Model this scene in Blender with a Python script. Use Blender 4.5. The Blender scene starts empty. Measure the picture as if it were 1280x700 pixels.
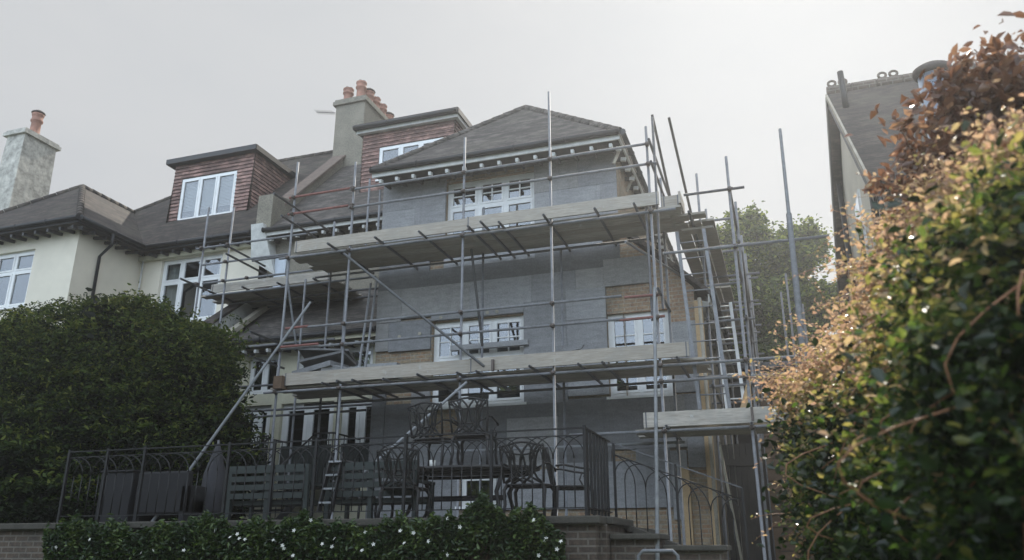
import bpy, math, random
import numpy as np
from mathutils import Vector, Matrix
random.seed(7); RNG = np.random.default_rng(7)
S = bpy.context.scene
COL = S.collection
# ------------------------------------------------------------------ camera model
F, PIT, YAW, EYE = 1000.0, math.radians(18.7), math.radians(18.6), 1.6
def _ray(x, y):
    r = x-640; u = 350-y
    up = u*math.cos(PIT)+F*math.sin(PIT); fw = F*math.cos(PIT)-u*math.sin(PIT)
    return (r*math.cos(YAW)-fw*math.sin(YAW), fw*math.cos(YAW)+r*math.sin(YAW), up)
def P(x, y, Y):
    d = _ray(x, y); t = Y/d[1]; return Vector((d[0]*t, Y, EYE+d[2]*t))
def PXx(x, y, X):
    d = _ray(x, y); t = X/d[0]; return Vector((X, d[1]*t, EYE+d[2]*t))

# ------------------------------------------------------------------ materials
MATS = {}
def nt_new(name):
    m = bpy.data.materials.new(name); m.use_nodes = True
    nt = m.node_tree; nt.nodes.clear()
    o = nt.nodes.new('ShaderNodeOutputMaterial')
    return m, nt, o
def nd(nt, t, **kw):
    n = nt.nodes.new(t)
    for k, v in kw.items():
        if k.startswith('i_'):
            n.inputs[k[2:].replace('_', ' ')].default_value = v
        else: setattr(n, k, v)
    return n
def mth(nt, op, a, b=None, c=None):
    n = nt.nodes.new('ShaderNodeMath'); n.operation = op
    for i, v in enumerate((a, b, c)):
        if v is None: continue
        if isinstance(v, (int, float)): n.inputs[i].default_value = v
        else: nt.links.new(v, n.inputs[i])
    return n.outputs[0]
def mixc(nt, fac, a, b, mode='MIX'):
    n = nt.nodes.new('ShaderNodeMix'); n.data_type = 'RGBA'; n.blend_type = mode
    for s, v in ((n.inputs[0], fac), (n.inputs[6], a), (n.inputs[7], b)):
        if isinstance(v, (int, float)): s.default_value = v
        elif isinstance(v, tuple): s.default_value = (*v, 1) if len(v) == 3 else v
        else: nt.links.new(v, s)
    return n.outputs[2]
def ramp(nt, fac, stops):
    n = nt.nodes.new('ShaderNodeValToRGB'); e = n.color_ramp.elements
    while len(e) < len(stops): e.new(.5)
    for i, (p, c) in enumerate(stops):
        e[i].position = p; e[i].color = (*c, 1) if len(c) == 3 else c
    nt.links.new(fac, n.inputs[0]); return n.outputs[0]
def noise(nt, vec, scale, detail=4, rough=.6):
    n = nt.nodes.new('ShaderNodeTexNoise'); n.inputs['Scale'].default_value = scale
    n.inputs['Detail'].default_value = detail; n.inputs['Roughness'].default_value = rough
    nt.links.new(vec, n.inputs['Vector']); return n.outputs['Fac']
def position(nt, obj=False):
    if obj: return nt.nodes.new('ShaderNodeTexCoord').outputs['Object']
    return nt.nodes.new('ShaderNodeNewGeometry').outputs['Position']
def facade(nt, vscale=1.0):
    """(along-wall, up-wall) coordinates whatever way the surface faces"""
    g = nt.nodes.new('ShaderNodeNewGeometry')
    sp = nt.nodes.new('ShaderNodeSeparateXYZ'); nt.links.new(g.outputs['Position'], sp.inputs[0])
    sn = nt.nodes.new('ShaderNodeSeparateXYZ'); nt.links.new(g.outputs['True Normal'], sn.inputs[0])
    ax = mth(nt, 'ABSOLUTE', sn.outputs[0]); ay = mth(nt, 'ABSOLUTE', sn.outputs[1])
    f = mth(nt, 'GREATER_THAN', ay, ax)
    u = mth(nt, 'ADD', mth(nt, 'MULTIPLY', sp.outputs[0], f), mth(nt, 'MULTIPLY', sp.outputs[1], mth(nt, 'SUBTRACT', 1.0, f)))
    v = mth(nt, 'MULTIPLY', sp.outputs[2], vscale)
    c = nt.nodes.new('ShaderNodeCombineXYZ'); nt.links.new(u, c.inputs[0]); nt.links.new(v, c.inputs[1])
    return c.outputs[0], u, v
def bump(nt, h, strength, dist=.01, prev=None):
    b = nt.nodes.new('ShaderNodeBump'); b.inputs['Strength'].default_value = strength; b.inputs['Distance'].default_value = dist
    nt.links.new(h, b.inputs['Height'])
    if prev is not None: nt.links.new(prev, b.inputs['Normal'])
    return b.outputs[0]
def finish(nt, o, colour, rough=.8, normal=None, metal=0.0, spec=.5):
    b = nt.nodes.new('ShaderNodeBsdfPrincipled')
    if isinstance(colour, tuple): b.inputs['Base Color'].default_value = (*colour, 1)
    else: nt.links.new(colour, b.inputs['Base Color'])
    if isinstance(rough, (int, float)): b.inputs['Roughness'].default_value = rough
    else: nt.links.new(rough, b.inputs['Roughness'])
    b.inputs['Metallic'].default_value = metal
    b.inputs['Specular IOR Level'].default_value = spec
    if normal is not None: nt.links.new(normal, b.inputs['Normal'])
    nt.links.new(b.outputs[0], o.inputs[0]); return b
def plain(name, c, rough=.7, var=.25, sc=3.0, fine=60, fvar=.15, bmp=.3, metal=0, spec=.5, bd=.004, obj=False):
    m, nt, o = nt_new(name); p = position(nt, obj)
    a = noise(nt, p, sc, 5); f = noise(nt, p, fine, 3)
    lo = tuple(x*(1-var) for x in c); hi = tuple(min(1, x*(1+var)) for x in c)
    col = ramp(nt, a, [(.3, lo), (.7, hi)])
    col = mixc(nt, fvar, col, ramp(nt, f, [(.35, tuple(x*.3 for x in c)), (.65, tuple(min(1, x*1.7) for x in c))]))
    r = mth(nt, 'MULTIPLY_ADD', a, .25, rough-.12)
    finish(nt, o, col, r, bump(nt, f, bmp, bd), metal, spec); MATS[name] = m; return m
def brickm(name, cols, mortar, bw=.225, bh=.075, grime=(.05, .05, .045), g=.5):
    m, nt, o = nt_new(name); vec, u, v = facade(nt)
    def bt(c1, c2, mo, ms=.012):
        b = nt.nodes.new('ShaderNodeTexBrick'); nt.links.new(vec, b.inputs['Vector'])
        b.inputs['Scale'].default_value = 1; b.inputs['Brick Width'].default_value = bw; b.inputs['Row Height'].default_value = bh
        b.inputs['Mortar Size'].default_value = ms; b.inputs['Mortar Smooth'].default_value = .25
        b.inputs['Color1'].default_value = (*c1, 1); b.inputs['Color2'].default_value = (*c2, 1); b.inputs['Mortar'].default_value = (*mo, 1)
        return b
    b = bt(cols[0], cols[1], mortar)
    p = position(nt); n1 = noise(nt, p, 1.3, 5); n2 = noise(nt, p, 28, 4); n3 = noise(nt, p, 6, 3)
    col = mixc(nt, ramp(nt, n3, [(.45, (0, 0, 0)), (.65, (1, 1, 1))]), b.outputs['Color'], mixc(nt, b.outputs['Fac'], cols[2], mortar))
    col = mixc(nt, .35, col, ramp(nt, n2, [(.3, tuple(x*.35 for x in cols[0])), (.7, tuple(min(1, x*1.6) for x in cols[1]))]))
    gf = mth(nt, 'MULTIPLY', ramp(nt, n1, [(.42, (0, 0, 0)), (.68, (1, 1, 1))]), g)
    col = mixc(nt, gf, col, grime)
    inv = mth(nt, 'SUBTRACT', 1.0, b.outputs['Fac'])
    h = mth(nt, 'ADD', inv, mth(nt, 'MULTIPLY', n2, .5))
    finish(nt, o, col, .9, bump(nt, h, .8, .012)); MATS[name] = m; return m
def tilem(name, c1, c2, c3, course=.1, tw=.165, vs=1.414, lichen=.3, bs=1.0):
    m, nt, o = nt_new(name); vec, u, v = facade(nt, vs)
    b = nt.nodes.new('ShaderNodeTexBrick'); nt.links.new(vec, b.inputs['Vector'])
    b.inputs['Scale'].default_value = 1; b.inputs['Brick Width'].default_value = tw; b.inputs['Row Height'].default_value = course
    b.inputs['Mortar Size'].default_value = .006; b.inputs['Mortar Smooth'].default_value = .1
    b.inputs['Color1'].default_value = (*c1, 1); b.inputs['Color2'].default_value = (*c2, 1); b.inputs['Mortar'].default_value = (*(x*.3 for x in c1), 1)
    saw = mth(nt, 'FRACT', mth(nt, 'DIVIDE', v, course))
    p = position(nt); n1 = noise(nt, p, .9, 6); n2 = noise(nt, p, 9, 4); n3 = noise(nt, p, 70, 2)
    col = mixc(nt, ramp(nt, n2, [(.42, (0, 0, 0)), (.6, (1, 1, 1))]), b.outputs['Color'], c3)
    ms = nd(nt, 'ShaderNodeMapping'); ms.inputs['Scale'].default_value = (1.5, 1.5, 5); nt.links.new(p, ms.inputs[0]); st = noise(nt, ms.outputs[0], 1.5, 6, .75)
    col = mixc(nt, .6, col, ramp(nt, st, [(.38, tuple(x*.15 for x in c1)), (.5, c1), (.62, tuple(x*2.6 for x in c2))]))
    col = mixc(nt, mth(nt, 'MULTIPLY', ramp(nt, n1, [(.5, (0, 0, 0)), (.7, (1, 1, 1))]), lichen), col, (.16, .15, .11))
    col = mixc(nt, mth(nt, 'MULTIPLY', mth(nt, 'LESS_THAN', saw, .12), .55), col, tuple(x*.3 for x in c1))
    col = mixc(nt, .2, col, ramp(nt, n3, [(.3, tuple(x*.4 for x in c1)), (.7, tuple(x*1.8 for x in c2))]))
    h = mth(nt, 'ADD', mth(nt, 'MULTIPLY', mth(nt, 'SUBTRACT', 1.0, saw), 1.0), mth(nt, 'MULTIPLY', n2, .5))
    h = mth(nt, 'SUBTRACT', h, mth(nt, 'MULTIPLY', b.outputs['Fac'], .5))
    finish(nt, o, col, .85, bump(nt, h, bs, .025)); MATS[name] = m; return m
def glassm():
    m, nt, o = nt_new('window_glass')
    g = nd(nt, 'ShaderNodeBsdfGlossy'); g.inputs['Roughness'].default_value = .015
    g.inputs['Color'].default_value = (.9, .95, 1, 1)
    n = noise(nt, position(nt), 1.6, 2); nt.links.new(bump(nt, n, .07, .01), g.inputs['Normal'])
    t = nd(nt, 'ShaderNodeBsdfTransparent'); t.inputs['Color'].default_value = (.8, .86, .86, 1)
    fr = nd(nt, 'ShaderNodeFresnel'); fr.inputs['IOR'].default_value = 1.5
    f = mth(nt, 'MINIMUM', mth(nt, 'MULTIPLY_ADD', fr.outputs[0], 1.9, .08), 1.0)
    mx = nd(nt, 'ShaderNodeMixShader'); nt.links.new(f, mx.inputs[0]); nt.links.new(t.outputs[0], mx.inputs[1]); nt.links.new(g.outputs[0], mx.inputs[2])
    nt.links.new(mx.outputs[0], o.inputs[0]); MATS['glass'] = m
def leafm(name, stops, trans=.4, gloss=.3, tcol=1.6, spec=.5, tb=.5):
    m, nt, o = nt_new(name)
    a = nt.nodes.new('ShaderNodeAttribute'); a.attribute_name = 'tint'
    col = ramp(nt, a.outputs['Fac'], stops)
    n = noise(nt, position(nt), 40, 2)
    col = mixc(nt, .25, col, mixc(nt, n, (0, 0, 0), (1, 1, 1)), 'OVERLAY')
    b = nt.nodes.new('ShaderNodeBsdfPrincipled'); nt.links.new(col, b.inputs['Base Color']); b.inputs['Roughness'].default_value = gloss
    b.inputs['Specular IOR Level'].default_value = spec
    t = nd(nt, 'ShaderNodeBsdfTranslucent')
    tc = mixc(nt, 1.0, col, (tcol, tcol*.95, tcol*tb), 'MULTIPLY'); nt.links.new(tc, t.inputs['Color'])
    mx = nd(nt, 'ShaderNodeMixShader'); mx.inputs[0].default_value = trans
    nt.links.new(b.outputs[0], mx.inputs[1]); nt.links.new(t.outputs[0], mx.inputs[2]); nt.links.new(mx.outputs[0], o.inputs[0])
    MATS[name] = m; return m

plain('cream', (.68, .63, .52), .9, .1, 1.2, 90, .12, .6, bd=.006)
plain('cream_trim', (.5, .48, .36), .8, .12, 2)
plain('white_paint', (.72, .73, .72), .45, .08, 4, 50, .05, .1)
plain('white_old', (.5, .505, .48), .6, .2, 5, 50, .12, .2)
plain('black_paint', (.01, .011, .013), .45, .3, 4, 60, .1, .2)
plain('grey_render', (.19, .175, .14), .95, .3, 2, 30, .35, .9, bd=.012)
plain('pebbledash', (.17, .165, .15), .95, .15, 2, 60, .6, 1, bd=.015)
plain('chimney_white', (.36, .35, .31), .95, .45, 3.2, 9, .3, .9, bd=.015)
plain('terracotta', (.27, .135, .095), .8, .3, 6, 60, .15, .3)
plain('stone', (.065, .06, .05), .9, .25, 5, 60, .25, .5)
plain('coping_tile', (.15, .115, .095), .85, .3, 6, 50, .25, .4)
plain('stone_pale', (.36, .33, .27), .9, .25, 3, 60, .2, .5)
plain('lead', (.22, .24, .27), .5, .2, 4, 60, .1, .2, .3)
plain('galv', (.2, .207, .22), .6, .3, 9, 90, .2, .2, .25)
plain('galv_dark', (.13, .133, .14), .55, .3, 12, 90, .2, .2, .5)
plain('galv_pale', (.3, .31, .325), .55, .2, 8, 90, .12, .15, .25)
plain('red_tube', (.24, .1, .085), .6, .35, 14, 90, .2, .2)
plain('rust', (.12, .1, .09), .7, .4, 20, 90, .25, .3, .4)
plain('iron', (.012, .012, .013), .5, .3, 10, 80, .15, .2, .2)
plain('iron_cast', (.022, .021, .021), .55, .3, 14, 80, .2, .3, .2)
plain('bench_paint', (.028, .036, .034), .7, .25, 6, 60, .15, .3)
plain('dark_weave', (.012, .012, .014), .8, .25, 5, 70, .3, .5)
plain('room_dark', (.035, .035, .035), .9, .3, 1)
plain('curtain', (.42, .42, .4), .9, .1, 6)
plain('timber_fence', (.13, .085, .055), .85, .35, 4, 50, .25, .4)
plain('timber_new', (.42, .3, .17), .8, .2, 5, 50, .15, .3)
plain('timber_dark', (.05, .045, .04), .8, .3, 4, 50, .2, .3)
plain('roof_felt', (.1, .1, .1), .9, .2, 2)
plain('paving', (.13, .125, .115), .9, .2, 2, 40, .2, .3)
plain('soil_grass', (.06, .08, .035), 1, .4, 2, 40, .4, .6)
plain('bark', (.07, .055, .04), .9, .4, 8, 50, .3, .7)
plain('twig', (.14, .09, .055), .8, .3, 8, 50, .3, .4)
plain('stem_red', (.35, .17, .09), .6, .3, 8, 50, .2, .3)
plain('blue_white', (.45, .5, .56), .5, .15, 3)
plain('flue_steel', (.45, .55, .7), .3, .15, 5, 40, .05, .1, .8)
plain('petal', (.8, .8, .74), .6, .05, 8)
plain('fabric_grey', (.035, .035, .04), .9, .2, 5)
EPS = []
def epsm(name, c):
    m, nt, o = nt_new(name); p = position(nt); oi = nt.nodes.new('ShaderNodeObjectInfo')
    mp = nd(nt, 'ShaderNodeMapping'); mp.inputs['Scale'].default_value = (2.2, 2.2, 9); nt.links.new(p, mp.inputs[0])
    mv = nd(nt, 'ShaderNodeMapping'); mv.inputs['Scale'].default_value = (9, 9, .7); nt.links.new(p, mv.inputs[0])
    a = noise(nt, mp.outputs[0], 1.6, 5, .65); b = noise(nt, mv.outputs[0], 1.0, 4, .6); g = noise(nt, p, 55, 3, .7); sp = noise(nt, p, 5, 6, .75)
    k = lambda q: tuple(x*q for x in c)
    col = ramp(nt, a, [(.35, k(.78)), (.65, k(1.2))])
    col = mixc(nt, mth(nt, 'MULTIPLY', ramp(nt, b, [(.52, (0, 0, 0)), (.68, (1, 1, 1))]), .35), col, k(.6))
    col = mixc(nt, .4, col, ramp(nt, g, [(.35, k(.55)), (.65, k(1.5))]))
    col = mixc(nt, mth(nt, 'MULTIPLY', ramp(nt, sp, [(.64, (0, 0, 0)), (.7, (1, 1, 1))]), .4), col, (.3, .3, .29))
    col = mixc(nt, mth(nt, 'MULTIPLY', oi.outputs['Random'], .22), col, k(.6))
    finish(nt, o, col, .95, bump(nt, mth(nt, 'ADD', g, a), .6, .006)); return m
for k, c in enumerate([(.25, .254, .26), (.29, .295, .3), (.21, .214, .22), (.31, .313, .317), (.25, .247, .24), (.28, .277, .27), (.15, .152, .155)]):
    EPS.append(epsm('insulation_%d' % k, c))
def boardm():
    m, nt, o = nt_new('scaffold_timber'); p = position(nt)
    mp = nd(nt, 'ShaderNodeMapping'); mp.inputs['Scale'].default_value = (1.2, 12, 14); nt.links.new(p, mp.inputs[0])
    g = noise(nt, mp.outputs[0], 3, 6, .7); s = noise(nt, p, 2.2, 5); sp = noise(nt, p, 7, 5, .7)
    oi = nt.nodes.new('ShaderNodeObjectInfo')
    col = ramp(nt, g, [(.3, (.29, .26, .22)), (.7, (.56, .52, .46))])
    col = mixc(nt, mth(nt, 'MULTIPLY', ramp(nt, s, [(.45, (0, 0, 0)), (.65, (1, 1, 1))]), .55), col, (.3, .3, .28))
    col = mixc(nt, mth(nt, 'MULTIPLY', ramp(nt, sp, [(.62, (0, 0, 0)), (.68, (1, 1, 1))]), .7), col, (.52, .53, .52))
    col = mixc(nt, mth(nt, 'MULTIPLY', oi.outputs['Random'], .5), col, (.26, .22, .17))
    finish(nt, o, col, .9, bump(nt, g, .5, .005)); MATS['board'] = m
boardm()
brickm('brick_stock', [(.25, .19, .12), (.33, .26, .17), (.3, .16, .09)], (.3, .28, .24))
brickm('brick_dark', [(.085, .065, .052), (.12, .085, .062), (.055, .045, .04)], (.2, .185, .16), g=.4)
brickm('brick_orange', [(.3, .19, .12), (.38, .28, .18), (.26, .13, .08)], (.34, .31, .26), g=.35)
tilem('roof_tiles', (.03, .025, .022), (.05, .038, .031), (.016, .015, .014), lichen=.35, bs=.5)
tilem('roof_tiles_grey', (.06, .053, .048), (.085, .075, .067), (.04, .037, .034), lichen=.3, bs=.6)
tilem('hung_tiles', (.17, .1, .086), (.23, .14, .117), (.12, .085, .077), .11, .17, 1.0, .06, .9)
glassm()
M = MATS

# ------------------------------------------------------------------ objects
ORG = {}
def link(o, parent=None):
    COL.objects.link(o)
    if parent is not None: o.parent = parent
def thing(name, label, cat, loc=(0, 0, 0), group=None):
    o = bpy.data.objects.new(name, None); o.empty_display_size = .2; COL.objects.link(o); o.location = loc
    o['label'] = label; o['category'] = cat
    if group: o['group'] = group
    ORG[o.name] = Vector(loc); return o
def tag(o, label=None, cat=None, group=None, kind=None):
    for k, v in (('label', label), ('category', cat), ('group', group), ('kind', kind)):
        if v: o[k] = v
    return o
class MB:
    def __init__(s): s.v = []; s.f = []; s.sm = []
    def quad(s, *pts):
        b = len(s.v); s.v += [tuple(p) for p in pts]; s.f.append(tuple(range(b, b+len(pts)))); s.sm.append(False); return s
    def hexa(s, c):
        b = len(s.v); s.v += [tuple(p) for p in c]
        for f in ((0, 3, 2, 1), (4, 5, 6, 7), (0, 1, 5, 4), (1, 2, 6, 5), (2, 3, 7, 6), (3, 0, 4, 7)):
            s.f.append(tuple(b+i for i in f)); s.sm.append(False)
        return s
    def box(s, x0, x1, y0, y1, z0, z1):
        return s.hexa([(x0, y0, z0), (x1, y0, z0), (x1, y1, z0), (x0, y1, z0), (x0, y0, z1), (x1, y0, z1), (x1, y1, z1), (x0, y1, z1)])
    def bar(s, p, q, w, h, up=(0, 0, 1)):
        p = Vector(p); q = Vector(q); d = (q-p).normalized(); up = Vector(up)
        a = d.cross(up)
        if a.length < 1e-3: a = d.cross(Vector((0, 1, 0)))
        a.normalize(); b = a.cross(d).normalized(); a = a*w/2; b = b*h/2
        return s.hexa([p-a-b, p+a-b, p+a+b, p-a+b, q-a-b, q+a-b, q+a+b, q-a+b])
    def path(s, pts, r, n=8, cap=True, r2=None, hollow=False):
        pts = [Vector(p) for p in pts]; m = len(pts); rings = []
        d0 = (pts[1]-pts[0]).normalized(); ref = Vector((0, 0, 1)) if abs(d0.z) < .9 else Vector((0, 1, 0))
        a = d0.cross(ref).normalized()
        for i, p in enumerate(pts):
            d = (pts[min(i+1, m-1)]-pts[max(i-1, 0)]).normalized()
            a = (a-d*a.dot(d)).normalized(); b = d.cross(a)
            rr = r if r2 is None else r+(r2-r)*i/(m-1)
            base = len(s.v)
            for k in range(n):
                t = 2*math.pi*k/n; s.v.append(tuple(p+(a*math.cos(t)+b*math.sin(t))*rr))
            rings.append(base)
        for i in range(m-1):
            for k in range(n):
                k2 = (k+1) % n; s.f.append((rings[i]+k, rings[i]+k2, rings[i+1]+k2, rings[i+1]+k)); s.sm.append(True)
        if hollow:
            for end, sgn in ((0, 1), (m-1, -1)):
                p = pts[end]; d = (pts[1]-pts[0]).normalized()*sgn if end == 0 else (pts[-1]-pts[-2]).normalized()*sgn
                c = [Vector(s.v[rings[end]+k]) for k in range(n)]
                i1 = len(s.v); s.v += [tuple(p+(x-p)*.78) for x in c]
                i2 = len(s.v); s.v += [tuple(p+(x-p)*.78+d*.12) for x in c]
                for k in range(n):
                    k2 = (k+1) % n
                    s.f.append((rings[end]+k, rings[end]+k2, i1+k2, i1+k)); s.sm.append(False)
                    s.f.append((i1+k, i1+k2, i2+k2, i2+k)); s.sm.append(True)
                s.f.append(tuple(i2+k for k in range(n))); s.sm.append(False)
        elif cap:
            s.f.append(tuple(rings[0]+k for k in range(n))[::-1]); s.sm.append(False)
            s.f.append(tuple(rings[-1]+k for k in range(n))); s.sm.append(False)
        return s
    def tube(s, p, q, r, n=10, **k): return s.path([p, q], r, n, **k)
    def lathe(s, c, prof, n=16):
        c = Vector(c); rings = []
        for (r, z) in prof:
            rings.append(len(s.v))
            for k in range(n):
                t = 2*math.pi*k/n; s.v.append((c.x+r*math.cos(t), c.y+r*math.sin(t), c.z+z))
        for i in range(len(prof)-1):
            for k in range(n):
                k2 = (k+1) % n; s.f.append((rings[i]+k, rings[i]+k2, rings[i+1]+k2, rings[i+1]+k)); s.sm.append(True)
        s.f.append(tuple(rings[0]+k for k in range(n))[::-1]); s.sm.append(False)
        s.f.append(tuple(rings[-1]+k for k in range(n))); s.sm.append(False)
        return s
    def poly(s, pts): return s.quad(*pts)
    def build(s, name, mat, parent=None, kind=None, label=None, bevel=0):
        org = Vector((0, 0, 0))
        if parent is not None:
            org = ORG.get(parent.name, Vector((0, 0, 0)))
        me = bpy.data.meshes.new(name)
        me.from_pydata([(v[0]-org.x, v[1]-org.y, v[2]-org.z) for v in s.v], [], s.f)
        me.polygons.foreach_set('use_smooth', s.sm); me.update()
        me.materials.append(mat)
        o = bpy.data.objects.new(name, me); link(o, parent); ORG[o.name] = org
        if bevel:
            b = o.modifiers.new('bevel', 'BEVEL'); b.width = bevel; b.segments = 2; b.limit_method = 'ANGLE'
        tag(o, label=label, kind=kind); return o
    def top(s, name, mat, label, cat, group=None, base=None, bevel=0):
        """a thing that is one mesh, its origin at its base"""
        a = np.array(s.v); c = Vector(base) if base is not None else Vector((a[:, 0].mean(), a[:, 1].mean(), a[:, 2].min()))
        s.v = [tuple(Vector(v)-c) for v in s.v]
        o = s.build(name, mat, None, bevel=bevel); o.location = c; ORG[o.name] = c
        tag(o, label, cat, group); return o
class Fr:
    """wall frame: u along the wall, z up, w outward"""
    def __init__(s, axis, val, sgn): s.a = axis; s.val = val; s.s = sgn
    def __call__(s, u, z, w): return (u, s.val+s.s*w, z) if s.a == 'Y' else (s.val+s.s*w, u, z)
    def box(s, mb, u0, u1, z0, z1, w0, w1):
        return mb.hexa([s(u0, z0, w0), s(u1, z0, w0), s(u1, z0, w1), s(u0, z0, w1), s(u0, z1, w0), s(u1, z1, w0), s(u1, z1, w1), s(u0, z1, w1)])
def wall(parent, name, mat, fr, u0, u1, z0, z1, holes=(), th=.22, label=None):
    us = sorted({u0, u1, *[h[0] for h in holes], *[h[1] for h in holes]}); zs = sorted({z0, z1, *[h[2] for h in holes], *[h[3] for h in holes]})
    m = MB()
    for i in range(len(us)-1):
        for j in range(len(zs)-1):
            cu = (us[i]+us[i+1])/2; cz = (zs[j]+zs[j+1])/2
            if any(h[0] < cu < h[1] and h[2] < cz < h[3] for h in holes): continue
            m.quad(fr(us[i], zs[j], 0), fr(us[i+1], zs[j], 0), fr(us[i+1], zs[j+1], 0), fr(us[i], zs[j+1], 0))
    for (a, b, c, d) in holes:
        for (p, q) in (((a, c), (b, c)), ((b, c), (b, d)), ((b, d), (a, d)), ((a, d), (a, c))):
            m.quad(fr(*p, 0), fr(*q, 0), fr(*q, -th), fr(*p, -th))
    return m.build(name, mat, parent, label=label)
def window(parent, fr, u0, u1, z0, z1, lights=(1,), transom=None, bars=False, inset=.09, cover=None, fw=.06, sill=True, frame='white_paint', sash=.045, leaded=False):
    """lights: relative widths; transom: height of the transom bar (fraction from the bottom)"""
    m = MB(); w1 = -inset; w0 = w1-.07
    fr.box(m, u0, u1, z0, z0+fw, w0, w1); fr.box(m, u0, u1, z1-fw, z1, w0, w1)
    fr.box(m, u0, u0+fw, z0+fw, z1-fw, w0, w1); fr.box(m, u1-fw, u1, z0+fw, z1-fw, w0, w1)
    tot = sum(lights); x = u0+fw; W = u1-u0-2*fw; cells = []; zi = z0+fw; zt = z1-fw
    for i, l in enumerate(lights):
        x2 = x+W*l/tot; a = x+(fw*.45 if i else 0); b = x2-(fw*.45 if i < len(lights)-1 else 0)
        if i < len(lights)-1: fr.box(m, x2-fw*.45, x2+fw*.45, zi, zt, w0, w1)
        if transom:
            zm = zi+(zt-zi)*transom; fr.box(m, a, b, zm-fw*.4, zm+fw*.4, w0, w1); cells += [(a, b, zi, zm-fw*.4, 0), (a, b, zm+fw*.4, zt, 1)]
        else: cells.append((a, b, zi, zt, 0))
        x = x2
    for (a, b, c, d, up) in cells:
        s = sash; e = w1+.012; g = w1-.03
        fr.box(m, a, b, c, c+s, g, e); fr.box(m, a, b, d-s, d, g, e); fr.box(m, a, a+s, c+s, d-s, g, e); fr.box(m, b-s, b, c+s, d-s, g, e)
        if bars and (up or bars == 'all'):
            fr.box(m, (a+b)/2-.011, (a+b)/2+.011, c+s, d-s, g+.005, e-.006); fr.box(m, a+s, b-s, (c+d)/2-.011, (c+d)/2+.011, g+.005, e-.008)
    wo = m.build('window', M[frame], parent)
    ORG[wo.name] = ORG[parent.name]
    g = MB(); g.quad(fr(u0+fw*.5, z0+fw*.5, w1-.02), fr(u1-fw*.5, z0+fw*.5, w1-.02), fr(u1-fw*.5, z1-fw*.5, w1-.02), fr(u0+fw*.5, z1-fw*.5, w1-.02)); g.build('glass', M['glass'], wo)
    if leaded:
        l = MB()
        for (a, b, c, d, up) in cells:
            cx = (a+b)/2; cz = (c+d)/2; h = (b-a)*.38
            for k in range(4):
                t = math.pi/4*k
                l.tube(fr(cx-h*math.cos(t), cz-(d-c)*.38*math.sin(t), w1-.012), fr(cx+h*math.cos(t), cz+(d-c)*.38*math.sin(t), w1-.012), .006, 4)
            l.path([fr(cx+h*.6*math.cos(t), cz+(d-c)*.25*math.sin(t), w1-.012) for t in np.linspace(0, 2*math.pi, 17)], .007, 4)
        l.build('leading', M['lead'], wo)
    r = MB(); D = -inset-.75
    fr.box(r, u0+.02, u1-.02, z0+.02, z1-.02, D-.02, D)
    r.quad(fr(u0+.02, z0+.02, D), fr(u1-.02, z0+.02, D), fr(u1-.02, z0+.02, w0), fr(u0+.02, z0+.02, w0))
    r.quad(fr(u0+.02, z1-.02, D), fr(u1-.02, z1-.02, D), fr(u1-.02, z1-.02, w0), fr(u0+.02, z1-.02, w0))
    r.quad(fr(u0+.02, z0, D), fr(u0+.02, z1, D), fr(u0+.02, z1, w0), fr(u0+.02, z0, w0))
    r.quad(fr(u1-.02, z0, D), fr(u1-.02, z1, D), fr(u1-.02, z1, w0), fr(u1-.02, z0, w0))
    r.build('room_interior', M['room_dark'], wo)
    if cover == 'blind':
        c = MB(); nS = int((z1-z0)/.045)
        for k in range(nS):
            zz = z1-.05-k*.045
            if k > nS*.72 and random.random() < .0: break
            c.quad(fr(u0+.07, zz, w0-.05), fr(u1-.07, zz, w0-.05), fr(u1-.07, zz-.037, w0-.025), fr(u0+.07, zz-.037, w0-.025))
            if zz < z0+(z1-z0)*.3: break
        c.build('blind', M['curtain'], wo)
    if cover == 'curtain':
        c = MB()
        for (a, b) in ((u0+.05, u0+(u1-u0)*.24), (u1-(u1-u0)*.16, u1-.05)):
            n = 16
            for k in range(n):
                x1 = a+(b-a)*k/n; x2 = a+(b-a)*(k+1)/n; q1 = .03*math.sin(k*1.9); q2 = .03*math.sin((k+1)*1.9)
                c.quad(fr(x1, z0+.05, w0-.1+q1), fr(x2, z0+.05, w0-.1+q2), fr(x2, z1-.05, w0-.1+q2), fr(x1, z1-.05, w0-.1+q1))
        c.build('curtain', M['curtain'], wo)
    if sill:
        c = MB(); fr.box(c, u0-.05, u1+.05, z0-.05, z0-.003, w0, .06); c.build('sill', M[frame], wo)
    return wo
def gutter(parent, p, q, mat='black_paint', r=.055, name='gutter'):
    m = MB(); p = Vector(p); q = Vector(q); n = max(2, int((q-p).length/.9))
    m.tube(p, q, r, 10)
    for k in range(n+1):
        c = p+(q-p)*k/n; d = (q-p).normalized()*.012; m.tube(c-d, c+d, r*1.2, 10)
    return m.build(name, M[mat], parent)
def solid(parent, name, mat, V, Fc, label=None):
    m = MB(); m.v = [tuple(v) for v in V]; m.f = [tuple(f) for f in Fc]; m.sm = [False]*len(Fc); return m.build(name, M[mat], parent, label=label)
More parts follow.
